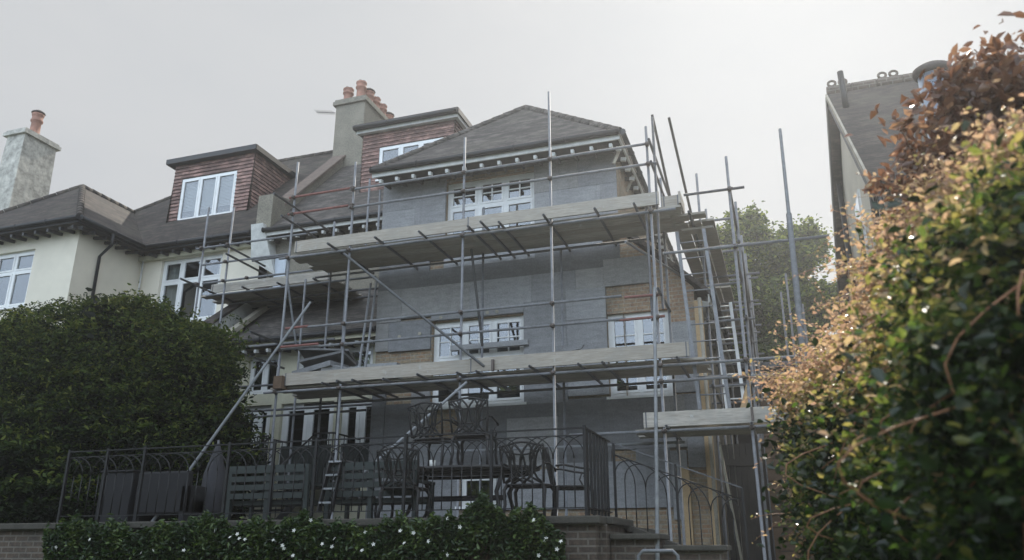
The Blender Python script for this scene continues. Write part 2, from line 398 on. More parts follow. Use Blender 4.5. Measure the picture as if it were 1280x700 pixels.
def hung(parent, fr, u0, u1, z0, z1, holes=(), course=.11, clip=None, name='tile_hanging', label=None):
    """courses of hanging tiles, each lipping over the one below; clip(z)->(u0,u1)"""
    m = MB(); n = int((z1-z0)/course)+1
    for k in range(n):
        a = z0+k*course; b = min(a+course, z1)
        if b <= a+.005: continue
        segs = [(u0, u1)]
        if clip: s = clip((a+b)/2); segs = [s] if s[1] > s[0]+.02 else []
        for h in holes:
            if h[2] < (a+b)/2 < h[3]:
                segs = [(p, q) for (x, y) in segs for (p, q) in ((x, min(y, h[0])), (max(x, h[1]), y)) if q > p+.01]
        for (x, y) in segs:
            nt_ = max(1, round((y-x)/.17))
            for i in range(nt_):
                p = x+(y-x)*i/nt_; q = x+(y-x)*(i+1)/nt_; j = random.uniform(-.003, .004); e = random.uniform(0, .006)
                m.quad(fr(p, a-e, .032+j), fr(q, a-e, .032+j), fr(q, b, .006), fr(p, b, .006))
                m.quad(fr(p, a-e, .032+j), fr(q, a-e, .032+j), fr(q, a-e, 0), fr(p, a-e, 0))
    return m.build(name, M['hung_tiles'], parent, label=label)

# ================================================================== HOUSES
def chimney_pot(parent, c, h=.55, r=.13, mat='terracotta', cowl=True):
    m = MB(); m.lathe(c, [(r*1.1, 0), (r*1.12, .06), (r*.92, .08), (r*.86, h*.62), (r*1.1, h*.66), (r*1.12, h*.72), (r*.95, h*.75), (r*.98, h*.9), (r*1.1, h*.93), (r*1.1, h), (r*.8, h), (r*.78, h*.8)], 18)
    o = m.build('chimney_pot', M[mat], parent)
    if cowl:
        w = MB(); cx, cy, cz = c
        for t in (0, math.pi/2):
            w.path([(cx+math.cos(t)*r*math.cos(a), cy+math.sin(t)*r*math.cos(a), cz+h-.01+.1*math.sin(a)) for a in np.linspace(0, math.pi, 9)], .008, 5)
        w.build('wire_guard', M['galv_dark'], o)
    else:
        w = MB(); cx, cy, cz = c; w.lathe((cx, cy, cz+h+.03), [(r*1.25, 0), (r*1.2, .03), (r*.6, .1), (0.01, .13)], 14)
        for t in range(4): w.tube((cx+r*.8*math.cos(t*1.57), cy+r*.8*math.sin(t*1.57), cz+h-.03), (cx+r*.8*math.cos(t*1.57), cy+r*.8*math.sin(t*1.57), cz+h+.04), .01, 5)
        w.build('cowl', M['rust'], o)
FY, FXp, FXm = (lambda v: Fr('Y', v, -1)), (lambda v: Fr('X', v, 1)), (lambda v: Fr('X', v, -1))
PX0 = -11.95      # party line
E0 = 9.25         # eaves
# ---------------- house with the scaffold
HB = thing('house', 'grey insulated house behind the scaffold, with a hipped bay roof and half clad walls', 'house', (-6.5, 16, 1.0))
fB = FY(14.3)
wt = (-6.28, -4.32, 7.62, 9.05); wm = (-6.5, -4.56, 4.25, 5.98); wr = (-2.93, -1.78, 4.25, 5.82); wb = (-5.86, -5.12, 2.38, 2.96)
wall(HB, 'wall', M['brick_stock'], fB, -7.76, -2.62, .6, 9.2, [wt, wm, (-2.93, -2.62, 4.25, 5.82), wb])
m = MB()   # lower right part under the catslide, with its sloping verge
for (a, b, c, d) in ((-2.62, -1.78, 4.2, 4.25), (-1.78, -1.3, 4.2, 5.82)):
    if d > c: m.quad(fB(a, c, 0), fB(b, c, 0), fB(b, d, 0), fB(a, d, 0))
m.quad(fB(-2.62, 5.82, 0), fB(-1.3, 5.82, 0), fB(-1.3, 6.2, 0), fB(-2.62, 7.45, 0))
m.quad(fB(-1.78, 4.25, 0), fB(-1.78, 5.82, 0), fB(-1.78, 5.82, -.2), fB(-1.78, 4.25, -.2))
m.quad(fB(-2.62, 5.82, 0), fB(-1.78, 5.82, 0), fB(-1.78, 5.82, -.2), fB(-2.62, 5.82, -.2))
m.quad(fB(-2.62, 4.25, 0), fB(-1.78, 4.25, 0), fB(-1.78, 4.25, -.2), fB(-2.62, 4.25, -.2))
m.build('wing_wall', M['brick_orange'], HB, label='orange brick wall at the right end, still bare of insulation')
wall(HB, 'wall', M['brick_stock'], FXm(-7.76), 14.3, 16.1, 1.9, 9.2)
wall(HB, 'wall', M['stone_pale'], FXp(-1.3), 14.3, 24, .6, 6.2, label='pale ochre side wall in the sun')
wall(HB, 'wall', M['brick_stock'], FXp(-2.62), 14.3, 24, 6.0, 9.2)
wall(HB, 'wall', M['brick_stock'], FY(24), PX0, -1.3, .6, 9.2)
wall(HB, 'wall', M['grey_render'], FY(16.1), PX0, -7.76, 6.4, 9.2)
window(HB, fB, *wt, lights=(1.05, 1, 1), transom=.6, bars=True, fw=.075)
window(HB, fB, *wm, lights=(1, 1, 1), transom=.56, bars=True, fw=.075)
window(HB, fB, *wr, lights=(1, 1), transom=.5, bars=True, fw=.075)
window(HB, fB, *wb, lights=(1,), fw=.07)
wall(HB, 'wall', M['brick_stock'], fB, -2.62, -1.3, .6, 4.2)
# insulation boards fixed to the wall
def panel(u0, u1, z0, z1, k, th=.05, nail=()):
    m = MB(); fB.box(m, u0+.002, u1-.002, z0+.002, z1-.002, .004, th+random.uniform(0, .012))
    o = m.build('insulation_board', EPS[k], HB)
    if nail:
        for (u, z) in nail:
            w = MB(); p = Vector(fB(u, z, th+.012)); w.tube(p, p+Vector((0, -.012, 0)), .035, 12); w.build('washer', M['stone_pale'], o)
for a in [(-7.76, -6.28, 8.55, 9.2, 0), (-7.76, -7.0, 7.92, 8.55, 1), (-7.0, -6.28, 7.92, 8.55, 0), (-7.76, -6.28, 7.3, 7.92, 1),
          (-4.32, -3.4, 8.5, 9.2, 4), (-3.4, -2.62, 8.5, 9.2, 2), (-4.32, -2.95, 7.8, 8.5, 1), (-2.95, -2.62, 7.3, 8.5, 0), (-4.32, -2.95, 7.2, 7.8, 0), (-6.28, -4.32, 7.1, 7.62, 1),
          (-7.76, -6.6, 6.75, 7.3, 6), (-6.6, -4.6, 6.75, 7.1, 6), (-4.6, -2.62, 6.75, 7.2, 6),  # band under the upper deck: its shadow put into the board colour
          (-7.76, -7.2, 6.05, 6.75, 4), (-7.2, -5.7, 6.1, 6.75, 5), (-5.7, -4.4, 6.1, 6.75, 3), (-4.4, -3.5, 6.2, 6.75, 0), (-3.5, -2.95, 6.05, 6.75, 5), (-2.95, -2.1, 6.35, 6.9, 4),
          (-4.56, -3.7, 5.45, 6.2, 2), (-3.7, -2.93, 5.75, 6.35, 1), (-3.7, -2.93, 5.1, 5.75, 0), (-4.56, -3.7, 4.8, 5.45, 0), (-3.7, -2.93, 4.3, 5.1, 1), (-4.56, -3.7, 4.2, 4.8, 2),
          (-1.76, -1.3, 4.9, 5.55, 1), (-1.76, -1.3, 4.25, 4.9, 0),
          (-7.45, -6.9, 3.6, 4.35, 6), (-6.9, -6.5, 3.6, 4.6, 4), (-7.45, -5.9, 2.96, 3.6, 2), (-5.9, -4.9, 3.0, 4.22, 6), (-4.9, -3.9, 3.05, 3.95, 5), (-4.9, -3.9, 3.95, 4.2, 6), (-3.9, -2.93, 3.1, 4.25, 6), (-2.93, -1.95, 3.3, 4.2, 6),  # darkest boards carry the shade below the lower deck in their colour
          (-3.9, -2.5, 2.3, 3.1, 0), (-2.5, -1.9, 2.3, 3.3, 2), (-1.95, -1.6, 3.3, 4.22, 4), (-1.6, -1.3, 2.95, 4.22, 2), (-5.1, -3.9, 2.3, 3.0, 0), (-7.45, -5.88, 2.2, 2.95, 2), (-1.9, -1.62, 2.1, 3.25, 1)]:
    panel(*a)
panel(-7.76, -7.46, 2.0, 4.7, 6); panel(-7.76, -7.46, 5.45, 6.04, 4)
panel(-7.45, -6.52, 5.42, 6.04, 2, .07, nail=((-7.2, 5.72), (-6.75, 5.75)))
panel(-6.52, -4.56, 6.0, 6.1, 0, .06, nail=((-6.3, 6.05), (-5.3, 6.06), (-5.1, 6.06)))
m = MB(); fB.box(m, -6.05, -4.45, 5.33, 5.43, .03, .14); m.build('insulation_strip', EPS[1], HB)
# main + bay roofs
RX0, RX1 = -7.1, -2.4
def gable(parent, V, mat='roof_tiles', name='roof', lab=None, faces=None): return solid(parent, name, mat, V, faces, lab)
zr = 13.97
gable(HB, [(PX0, 15.7, E0+.02), (RX1, 15.7, E0+.02), (RX0, 20.4, zr), (PX0, 20.4, zr), (PX0, 25.1, E0+.02), (RX1, 25.1, E0+.02), (PX0, 15.7, E0-.08), (RX1, 15.7, E0-.08), (RX1, 25.1, E0-.08), (PX0, 25.1, E0-.08)],
      'roof_tiles_grey', faces=[(0, 1, 2, 3), (1, 5, 2), (3, 2, 5, 4), (0, 3, 4), (6, 9, 8, 7), (0, 6, 7, 1), (1, 7, 8, 5)])
gable(HB, [(-7.71, 13.6, E0), (RX1, 13.6, E0), (-5.04, 16.0, 11.62), (-5.04, 18.6, 11.62), (-7.71, 16.2, E0), (RX1, 16.2, E0), (-7.71, 13.6, E0-.05), (RX1, 13.6, E0-.05), (RX1, 16.2, E0-.05), (-7.71, 16.2, E0-.05)],
      'roof_tiles_grey', faces=[(0, 1, 2), (1, 5, 3, 2), (0, 2, 3, 4), (6, 9, 8, 7), (0, 6, 7, 1), (1, 7, 8, 5), (0, 4, 9, 6)])
def ridge(parent, p, q, mat='roof_tiles_grey', r=.1, step=.33):
    m = MB(); p = Vector(p); q = Vector(q); n = max(1, int((q-p).length/step)); d = (q-p)/n
    for k in range(n):
        a = p+d*k; m.path([a, a+d*.97], r*1.06, 10, r2=r*.96)
    return m.build('ridge_tiles', M[mat], parent)
for a, b in (((-7.71, 13.6, E0), (-5.04, 16, 11.62)), ((RX1, 13.6, E0), (-5.04, 16, 11.62)), ((-5.04, 16, 11.62), (-5.04, 18.1, 11.62)), ((PX0, 20.4, zr), (RX0, 20.4, zr)), ((RX1, 15.7, E0), (RX0, 20.4, zr))): ridge(HB, a, b, r=.075)
def eave(parent, p, q, out, mat_f='white_old', mat_r='white_old', gut='black_paint', n=None, fas=.1, drop=.0):
    """gutter, fascia and rafter ends from p to q; out = outward unit vector"""
    p = Vector(p); q = Vector(q); out = Vector(out); d = (q-p); L = d.length; d.normalize()
    gutter(parent, p+out*.06+Vector((0, 0, -.03)), q+out*.06+Vector((0, 0, -.03)), gut)
    m = MB(); c = Vector((0, 0, -.07-fas/2)); m.bar(p-out*.02+c, q-out*.02+c, .03, fas); m.build('fascia', M[mat_f], parent)
    n = n or int(L/.38)
    for k in range(n):
        a = p+d*(L*(k+.5)/n)+Vector((0, 0, -.165-fas)); m = MB(); m.bar(a-out*.02, a-out*.12+Vector((0, 0, .015)), .06, .075); ro = m.build('rafter_end', M[mat_r], parent); ORG[ro.name] = ORG[parent.name]; m = MB(); m.bar(a-out*.121+Vector((0, 0, .015)), a-out*.5+Vector((0, 0, .06)), .05, .08); m.build('rafter', M['timber_dark'], ro)
eave(HB, (-7.71, 13.6, E0), (RX1, 13.6, E0), (0, -1, 0), n=14)
eave(HB, (PX0+.1, 15.7, E0), (-7.76, 15.7, E0), (0, -1, 0), n=11)
eave(HB, (RX1, 13.6, E0), (RX1, 22, E0), (1, 0, 0), n=18)
m = MB(); m.box(-7.68, RX1-.03, 13.63, 14.29, 9.14, 9.16); m.build('soffit', M['timber_dark'], HB)
m = MB(); m.box(-2.6, RX1-.03, 14.3, 22, 9.14, 9.16); m.build('soffit', M['timber_dark'], HB)
for y in (13.95, 15.3):   # timber gallows brackets under the side eaves
    m = MB(); m.bar((-2.6, y, 8.75), (-2.45, y, 9.1), .05, .05); m.build('eaves_bracket', M['stone_pale'], HB)
# catslide roof on the right
gable(HB, [(-1.0, 14.15, 6.08), (-2.62, 14.15, 7.62), (-2.62, 23, 7.62), (-1.0, 23, 6.08), (-1.0, 14.15, 5.98), (-2.62, 14.15, 7.5), (-2.62, 23, 7.5), (-1.0, 23, 5.98)], 'roof_tiles', faces=[(0, 1, 2, 3), (4, 7, 6, 5), (0, 4, 5, 1), (0, 3, 7, 4)])
gutter(HB, (-.96, 14.15, 6.02), (-.96, 22, 6.02))
m = MB(); m.bar((-1.03, 14.2, 5.92), (-1.03, 22, 5.92), .03, .16); m.build('fascia', M['white_old'], HB)
for k in range(18): m = MB(); m.bar((-1.05, 14.4+k*.42, 5.86), (-1.3, 14.4+k*.42, 5.92), .06, .09); m.build('rafter_end', M['white_old'], HB)
m = MB(); m.tube((-1.2, 14.22, 5.95), (-1.2, 14.22, 1.0), .038, 10); m.build('downpipe', M['stone_pale'], HB)
m = MB(); m.box(-1.3, -1.16, 14.2, 14.34, .6, 5.9); m.build('corner_board', M['timber_new'], HB)
m = MB(); m.box(-1.72, -1.60, 14.2, 14.29, .6, 2.95); m.build('corner_board', M['timber_new'], HB)
# ground floor front room with lean-to roof (left)
fL = FY(14.72)
dd = [(-11.3, -10.75, 4.75, 5.6)]
holes = [(-11.15, -10.35, 4.85, 5.72), (-9.9, -8.05, 4.75, 5.75), (-11.2, -10.45, 2.85, 4.6), (-10.2, -8.9, 2.85, 4.6), (-8.75, -7.85, 2.85, 4.6)]
wall(HB, 'wall', M['cream_trim'], fL, PX0+.3, -7.76, 1.9, 5.95, holes)
window(HB, fL, *holes[0], lights=(1, 1), fw=.06, sill=False)
window(HB, fL, *holes[1], lights=(1, 1, 1), fw=.06, sill=False, leaded=True, cover='curtain')
for h in holes[2:]: window(HB, fL, *h, lights=(1, 1), transom=None, fw=.07, sill=False, sash=.08)
for h in holes[2:]:
    m = MB(); fL.box(m, h[0]+.04, h[1]-.04, h[2]+.02, h[2]+.85, -.08, -.06); m.build('door_panel', M['bench_paint'], HB)
gable(HB, [(PX0+.25, 14.3, 5.97), (-7.76, 14.3, 5.97), (-7.76, 16.1, 7.5), (PX0+.25, 16.1, 7.5), (PX0+.25, 14.3, 5.9), (-7.76, 14.3, 5.9), (-7.76, 16.1, 5.9), (PX0+.25, 16.1, 5.9)], 'roof_tiles_grey', faces=[(0, 1, 2, 3), (4, 7, 6, 5), (0, 4, 5, 1), (0, 3, 7, 4)])
eave(HB, (PX0+.45, 14.3, 5.97), (-7.78, 14.3, 5.97), (0, -1, 0), mat_f='cream_trim', n=12, fas=.09)
m = MB(); m.bar((PX0+.45, 14.25, 6.1), (PX0+.62, 16.1, 7.65), .2, .1); m.build('verge_coping', M['stone_pale'], HB)
m = MB(); m.hexa([(PX0-.02, 14.1, 1.9), (PX0+.22, 14.1, 1.9), (PX0+.22, 16.1, 1.9), (PX0-.02, 16.1, 1.9), (PX0-.02, 14.1, 6.35), (PX0+.22, 14.1, 6.35), (PX0+.22, 16.1, 7.9), (PX0-.02, 16.1, 7.9)]); m.build('party_wall_fin', M['white_old'], HB, label='white party wall fin between the two houses')
m = MB(); m.hexa([(PX0-.06, 14.06, 6.35), (PX0+.26, 14.06, 6.35), (PX0+.26, 16.1, 7.92), (PX0-.06, 16.1, 7.92), (PX0-.06, 14.06, 6.42), (PX0+.26, 14.06, 6.42), (PX0+.26, 16.1, 7.99), (PX0-.06, 16.1, 7.99)]); m.build('fin_coping', M['roof_tiles'], HB)
m = MB(); m.hexa([(PX0-.25, 15.75, 8.5), (PX0+.35, 15.95, 8.1), (PX0+.35, 16.09, 8.1), (PX0-.25, 16.09, 8.5), (PX0-.25, 15.6, 9.4), (PX0+.1, 15.6, 9.4), (PX0+.1, 16.09, 9.4), (PX0-.25, 16.09, 9.4)]); m.build('corbel', M['white_old'], HB)
m = MB(); m.box(PX0+.3, PX0+.62, 15.98, 16.09, 7.4, 8.6); m.build('membrane', M['blue_white'], HB)
# party parapet, stack
m = MB(); m.hexa([(PX0-.22, 15.75, E0-.1), (PX0+.22, 15.75, E0-.1), (PX0+.22, 16.5, E0-.1), (PX0-.22, 16.5, E0-.1), (PX0-.22, 15.75, 10.25), (PX0+.22, 15.75, 10.25), (PX0+.22, 16.5, 10.4), (PX0-.22, 16.5, 10.4)]); m.build('parapet_pier', M['grey_render'], HB)
m = MB(); m.hexa([(PX0-.16, 16.3, 9.6), (PX0+.16, 16.3, 9.6), (PX0+.16, 19.2, 12.5), (PX0-.16, 19.2, 12.5), (PX0-.16, 16.3, 10.15), (PX0+.16, 16.3, 10.15), (PX0+.16, 19.2, 13.1), (PX0-.16, 19.2, 13.1)]); m.build('parapet_wall', M['grey_render'], HB)
m = MB(); m.hexa([(PX0-.2, 16.25, 10.12), (PX0+.24, 16.25, 10.12), (PX0+.24, 19.3, 13.2), (PX0-.2, 19.3, 13.2), (PX0-.2, 16.25, 10.2), (PX0+.24, 16.25, 10.2), (PX0+.24, 19.3, 13.28), (PX0-.2, 19.3, 13.28)]); m.build('parapet_coping', M['coping_tile'], HB)
m = MB(); m.box(PX0-.22, PX0+.78, 19.0, 21.9, 11.6, 14.72); m.box(PX0-.3, PX0+.86, 18.92, 22.0, 14.72, 14.84); m.box(PX0-.26, PX0+.82, 18.96, 21.96, 14.84, 14.92)
ST = m.build('chimney_stack', M['grey_render'], HB); ORG[ST.name] = ORG[HB.name]
for k, (x, y, h, cw) in enumerate([(PX0+.02, 19.25, .5, 1), (PX0+.5, 19.2, .62, 1), (PX0+.55, 19.62, .5, 0), (PX0+.55, 20.05, .52, 1), (PX0+.55, 20.5, .52, 1), (PX0+.55, 20.98, .4, 0), (PX0+.55, 21.42, .45, 1)]):
    chimney_pot(ST, (x, y, 14.92), h, .155, cowl=bool(cw))
m = MB(); a = P(396, 140, 19.4); b = P(419, 141, 19.4); m.tube(a, b, .012, 6)
for k in range(9):
    c = a+(b-a)*k/9; m.tube(c-Vector((0, .15, 0)), c+Vector((0, .15, 0)), .006, 5); m.tube(c-Vector((0, 0, .05)), c+Vector((0, 0, .05)), .005, 5)
m.build('tv_aerial', M['galv_dark'], ST)
def dormer(parent, x0, x1, yf, zb, zt, win, cover=None, trim='black_paint', over=.16):
    fr = FY(yf); yb = lambda z: 15.7+(z-E0)           # where the main slope is at height z
    h = hung(parent, fr, x0, x1, zb, zt, [win])
    bk = MB(); bk.box(x0+.01, win[0], yf+.002, yf+.05, zb, zt); bk.box(win[1], x1-.01, yf+.002, yf+.05, zb, zt); bk.box(win[0], win[1], yf+.002, yf+.05, win[3], zt); bk.box(win[0], win[1], yf+.002, yf+.05, zb, win[2]); bk.build('dormer_wall', M['brick_dark'], parent)
    for fx, sg in ((x1, 1), (x0, -1)):
        hung(parent, Fr('X', fx, sg), yf, yb(zt), zb, zt, clip=lambda z: (yf, yb(z)+.05))
        w = MB(); w.poly([(fx-sg*.005, yf, zb), (fx-sg*.005, yf, zt), (fx-sg*.005, yb(zt), zt), (fx-sg*.005, yb(zb), zb)]); w.build('dormer_cheek', M['brick_dark'], parent)
    window(parent, fr, *win, lights=(1, 1, 1), inset=.0, cover=cover, fw=.055, sill=True)
    r = MB(); r.box(x0-over, x1+over, yf-over-.05, yb(zt)+.3, zt, zt+.1); r.build('dormer_roof', M['roof_felt' if trim != 'black_paint' else 'black_paint'], parent)
    f = MB(); f.box(x0-over-.02, x1+over+.02, yf-over-.08, yf-over-.05, zt-.02, zt+.13); f.box(x1+over, x1+over+.03, yf-over-.05, yb(zt)+.1, zt-.02, zt+.13); f.box(x0-over-.03, x0-over, yf-over-.05, yb(zt)+.1, zt-.02, zt+.13)
    f.build('dormer_fascia', M['black_paint'], parent)
    if trim != 'black_paint':
        f = MB(); f.box(x0-over+.02, x1+over-.02, yf-over+.0, yf-.04, zt-.11, zt-.01); f.box(x1+.04, x1+over-.02, yf-.04, yb(zt), zt-.11, zt-.01); f.build('dormer_fascia', M[trim], parent)
        gutter(parent, (x0-over, yf-over-.12, zt+.02), (x1+over, yf-over-.12, zt+.02))
dormer(HB, -9.95, -7.3, 17.0, 10.5, 12.35, (-9.45, -7.6, 10.85, 11.8), trim='white_old')
# ---------------- attached neighbour (left)
HA = thing('house', 'cream rendered house at the left with a dark tiled roof and black gutters', 'house', (-16.5, 16, 1.0))
fA = FY(16.1); wA = (-15.3, -13.36, 7.18, 8.97)
wall(HA, 'wall', M['cream'], fA, -16.0, PX0-.25, 6.95, 9.2, [wA])
wall(HA, 'wall', M['brick_dark'], fA, -16.0, PX0-.02, 1.9, 6.95)
window(HA, fA, *wA, lights=(.9, 1, 1), transom=.66, cover='curtain', fw=.07)
m = MB(); m.box(-16.0, PX0-.05, 15.98, 16.09, 8.98, 9.1); m.build('eaves_band', M['cream_trim'], HA)
f1 = FY(14.0); wA1 = (-19.35, -17.35, 7.3, 8.8); wall(HA, 'wall', M['cream'], f1, -21.2, -16.0, 1.9, 9.2, [wA1])
window(HA, f1, *wA1, lights=(1, 1, 1), transom=.66, fw=.07)
wall(HA, 'wall', M['cream'], FXp(-16.0), 14.0, 16.1, 1.9, 9.2)
wall(HA, 'wall', M['cream'], FXm(-21.2), 14.0, 24, 1.9, 9.2)
wall(HA, 'wall', M['cream'], FY(24), -21.2, PX0, 1.9, 9.2)
gable(HA, [(-20.9-.0, 15.7, E0+.02), (PX0, 15.7, E0+.02), (PX0, 20.4, zr), (-16.2, 20.4, zr), (-20.9, 25.1, E0+.02), (PX0, 25.1, E0+.02), (-20.9, 15.7, E0-.08), (PX0, 15.7, E0-.08), (PX0, 25.1, E0-.08), (-20.9, 25.1, E0-.08)],
      faces=[(0, 1, 2, 3), (0, 3, 4), (3, 2, 5, 4), (1, 5, 2), (6, 9, 8, 7), (0, 6, 7, 1)])
gable(HA, [(-21.45, 13.55, E0), (-15.58, 13.55, E0), (-18.5, 16.0, 11.58), (-18.5, 18.7, 11.58), (-21.45, 16.2, E0), (-15.58, 16.2, E0), (-21.45, 13.55, E0-.06), (-15.58, 13.55, E0-.06), (-15.58, 16.2, E0-.06), (-21.45, 16.2, E0-.06)],
      faces=[(0, 1, 2), (1, 5, 3, 2), (0, 2, 3, 4), (6, 9, 8, 7), (0, 6, 7, 1), (1, 7, 8, 5), (0, 4, 9, 6)])
for a, b in (((-15.58, 13.55, E0), (-18.5, 16, 11.58)), ((-21.45, 13.55, E0), (-18.5, 16, 11.58)), ((-18.5, 16, 11.58), (-18.5, 18, 11.58)), ((PX0, 20.4, zr), (-16.2, 20.4, zr)), ((-20.9, 15.7, E0), (-16.2, 20.4, zr))): ridge(HA, a, b, 'roof_tiles', .08)
eave(HA, (-21.45, 13.55, E0), (-15.58, 13.55, E0), (0, -1, 0), 'black_paint', 'black_paint', n=15, fas=.06)
eave(HA, (-15.58, 13.55, E0), (-15.58, 15.7, E0), (1, 0, 0), 'black_paint', 'black_paint', n=6, fas=.06)
eave(HA, (-15.58, 15.7, E0), (PX0-.3, 15.7, E0), (0, -1, 0), 'black_paint', 'black_paint', n=9, fas=.06)
m = MB(); m.path([(-15.5, 14.55, E0-.08), (-15.55, 14.6, E0-.35), (-15.93, 14.65, E0-.6), (-15.93, 14.65, 4)], .04, 10); m.build('downpipe', M['black_paint'], HA)
m = MB(); a = P(182, 308, 16.02); m.tube(a, (a.x, 16.02, 6), .025, 8); m.build('waste_pipe', M['white_old'], HA)
dormer(HA, -16.15, -13.42, 17.0, 10.45, 12.33, (-15.85, -13.95, 10.5, 11.85), cover='blind')
m = MB(); m.hexa([(-23.15, 16.5, 6), (-21.9, 16.5, 6), (-21.9, 18.0, 6), (-23.15, 18.0, 6), (-22.85, 16.65, 14.3), (-22.1, 16.65, 14.3), (-22.1, 17.85, 14.3), (-22.85, 17.85, 14.3)])
m.box(-22.95, -22.0, 16.55, 17.95, 14.3, 14.42); m.box(-22.88, -22.06, 16.6, 17.9, 14.42, 14.5)
C2 = m.build('chimney_stack', M['chimney_white'], HA); ORG[C2.name] = ORG[HA.name]
chimney_pot(C2, (-22.42, 17.2, 14.5), .85, .17, cowl=False)
m = MB(); m.quad((PX0-.9, 14.6, 6.0), (PX0-.06, 14.6, 6.0), (PX0-.06, 16.1, 7.4), (PX0-.9, 16.1, 7.4)); m.build('lean_to_roof', M['roof_tiles'], HA)
# ---------------- house on the right
HC = thing('house', 'pale house at the far right with a dark tiled gable roof and crested ridge', 'house', (4, 16, 0))
XR = 1.72
wc = [(12.9, 13.75, 3.4, 4.9), (16.6, 17.5, 6.6, 8.2)]
wall(HC, 'wall', M['cream'], FXm(XR+.12), 12.25, 20.7, 0, 6.75, [wc[0], ])
m = MB(); fx = FXm(XR+.12); m.quad(fx(12.25, 6.75, 0), fx(20.7, 6.75, 0), fx(16.45, 10.7, 0)); m.build('gable_wall', M['cream'], HC)
window(HC, fx, *wc[0], lights=(1, 1), fw=.06)
m = MB(); fx.box(m, 15.2, 16.1, 6.3, 8.1, .0, .04); wo = m.build('window', M['white_paint'], HC); m = MB(); m.quad(fx(15.27, 6.37, .045), fx(16.03, 6.37, .045), fx(16.03, 8.03, .045), fx(15.27, 8.03, .045)); m.build('glass', M['glass'], wo)
wall(HC, 'wall', M['pebbledash'], FY(12.25), XR+.12, 8, 0, 6.75)
wall(HC, 'wall', M['pebbledash'], FY(20.7), XR+.12, 8, 0, 6.75)
gable(HC, [(XR-.08, 12.0, 6.85), (8, 12.0, 6.85), (8, 16.45, 10.95), (XR-.08, 16.45, 10.95), (XR-.08, 20.9, 6.85), (8, 20.9, 6.85), (XR-.08, 12.0, 6.72), (8, 12.0, 6.72), (8, 16.45, 10.8), (XR-.08, 16.45, 10.8), (XR-.08, 20.9, 6.72), (8, 20.9, 6.72)],
      faces=[(0, 1, 2, 3), (3, 2, 5, 4), (6, 9, 8, 7), (9, 10, 11, 8), (0, 3, 9, 6), (3, 4, 10, 9), (0, 6, 7, 1)])
m = MB(); m.bar((XR-.1, 12.0, 6.78), (XR-.1, 16.45, 10.88), .04, .09); m.build('verge_strip', M['stone_pale'], HC); m = MB(); m.bar((XR-.07, 12.05, 6.62), (XR-.07, 16.45, 10.72), .03, .22); m.build('bargeboard', M['black_paint'], HC)
m = MB(); m.bar((XR-.1, 20.9, 6.72), (XR-.1, 16.45, 10.82), .04, .24); m.build('bargeboard', M['black_paint'], HC)
for k in range(16):
    y0 = 12.0+k*.28
gutter(HC, (XR-.1, 11.93, 6.8), (8, 11.93, 6.8))
m = MB(); m.path([(XR-.02, 11.96, 6.75), (XR+.02, 12.2, 6.35), (XR+.02, 12.2, 6.0)], .04, 8); m.tube((XR+.03, 13.0, 7.4), (XR+.03, 13.0, 0), .055, 10); m.build('downpipe', M['black_paint'], HC)
m = MB(); m.path([(XR+.03, 13.0, 4.2), (XR+.03, 13.9, 4.9), (XR+.03, 14.3, 4.9)], .05, 8); m.tube((XR+.03, 17.8, 0), (XR+.03, 17.8, 9.4), .06, 8); m.build('soil_pipe', M['black_paint'], HC)
for k in range(12):    # crested ridge tiles
    x = XR-.08+k*.5; m = MB(); m.path([(x, 16.45, 10.98), (x+.48, 16.45, 10.98)], .12, 10)
    if k % 2 == 0:
        for dx in (.12, .34): m.path([(x+dx+.075*math.cos(t), 16.45, 11.17+.065*math.sin(t)) for t in np.linspace(0, 2*math.pi, 13)], .028, 6)
    m.build('ridge_tile', M['brick_dark'], HC)
m = MB(); m.tube(P(1058, 137, 15.4), P(1050, 90, 15.4), .06, 12); m.build('vent_pipe', M['black_paint'], HC)
FL = thing('flue', 'tall shiny steel flue pipe rising in front of the right-hand roof', 'flue', (2.0, 10.9, 0))
a = P(1166, 96, 10.9); m = MB(); m.tube((2.42, 10.9, 0), (a.x, 10.9, a.z), .19, 28); m.build('pipe', M['flue_steel'], FL)
for z in (3.6, 5.1, 6.6): m = MB(); m.tube((2.42+(a.x-2.42)*z/a.z, 10.9, z), (2.42+(a.x-2.42)*(z+.05)/a.z, 10.9, z+.05), .2, 28); m.build('band', M['galv'], FL)
m = MB(); m.lathe((a.x, 10.9, a.z), [(.2, 0), (.24, .04), (.25, .1), (.16, .16), (.02, .2)], 24); m.build('cap', M['rust'], FL)

# ================================================================== GROUND AND TERRACE
m = MB(); m.box(-120, 120, -30, 160, -.5, 0.0); o = m.build('ground', M['soil_grass']); tag(o, kind='structure')
m = MB(); m.box(-26, -2.2, 9.12, 24, .004, 1.93); m.box(-2.2, 8, 14.3, 24, .004, .8); o = m.build('terrace', M['paving']); tag(o, kind='structure')
RW = thing('retaining_wall', 'dark brick retaining wall with stone coping under the terrace railing', 'wall', (-8, 9, 0))
m = MB(); m.box(-26, -2.05, 8.95, 9.11, 0, 1.88); m.box(-2.19, -1.97, 9.11, 10.4, 0, 1.88); m.build('brickwork', M['brick_dark'], RW)
m = MB(); m.box(-26, -1.98, 8.86, 9.2, 1.88, 1.965); m.box(-2.24, -1.9, 9.2, 10.45, 1.88, 1.965); m.build('coping', M['stone'], RW, bevel=.015)
SW = thing('garden_steps', 'stone steps dropping right from the terrace between low brick walls', 'steps', (-1.4, 10.6, 0))
for k in range(5): m = MB(); m.box(-1.95+k*.34, -1.61+k*.34, 10.42, 11.5, 0, 1.8-k*.17); m.build('step', M['stone'], SW, bevel=.01)
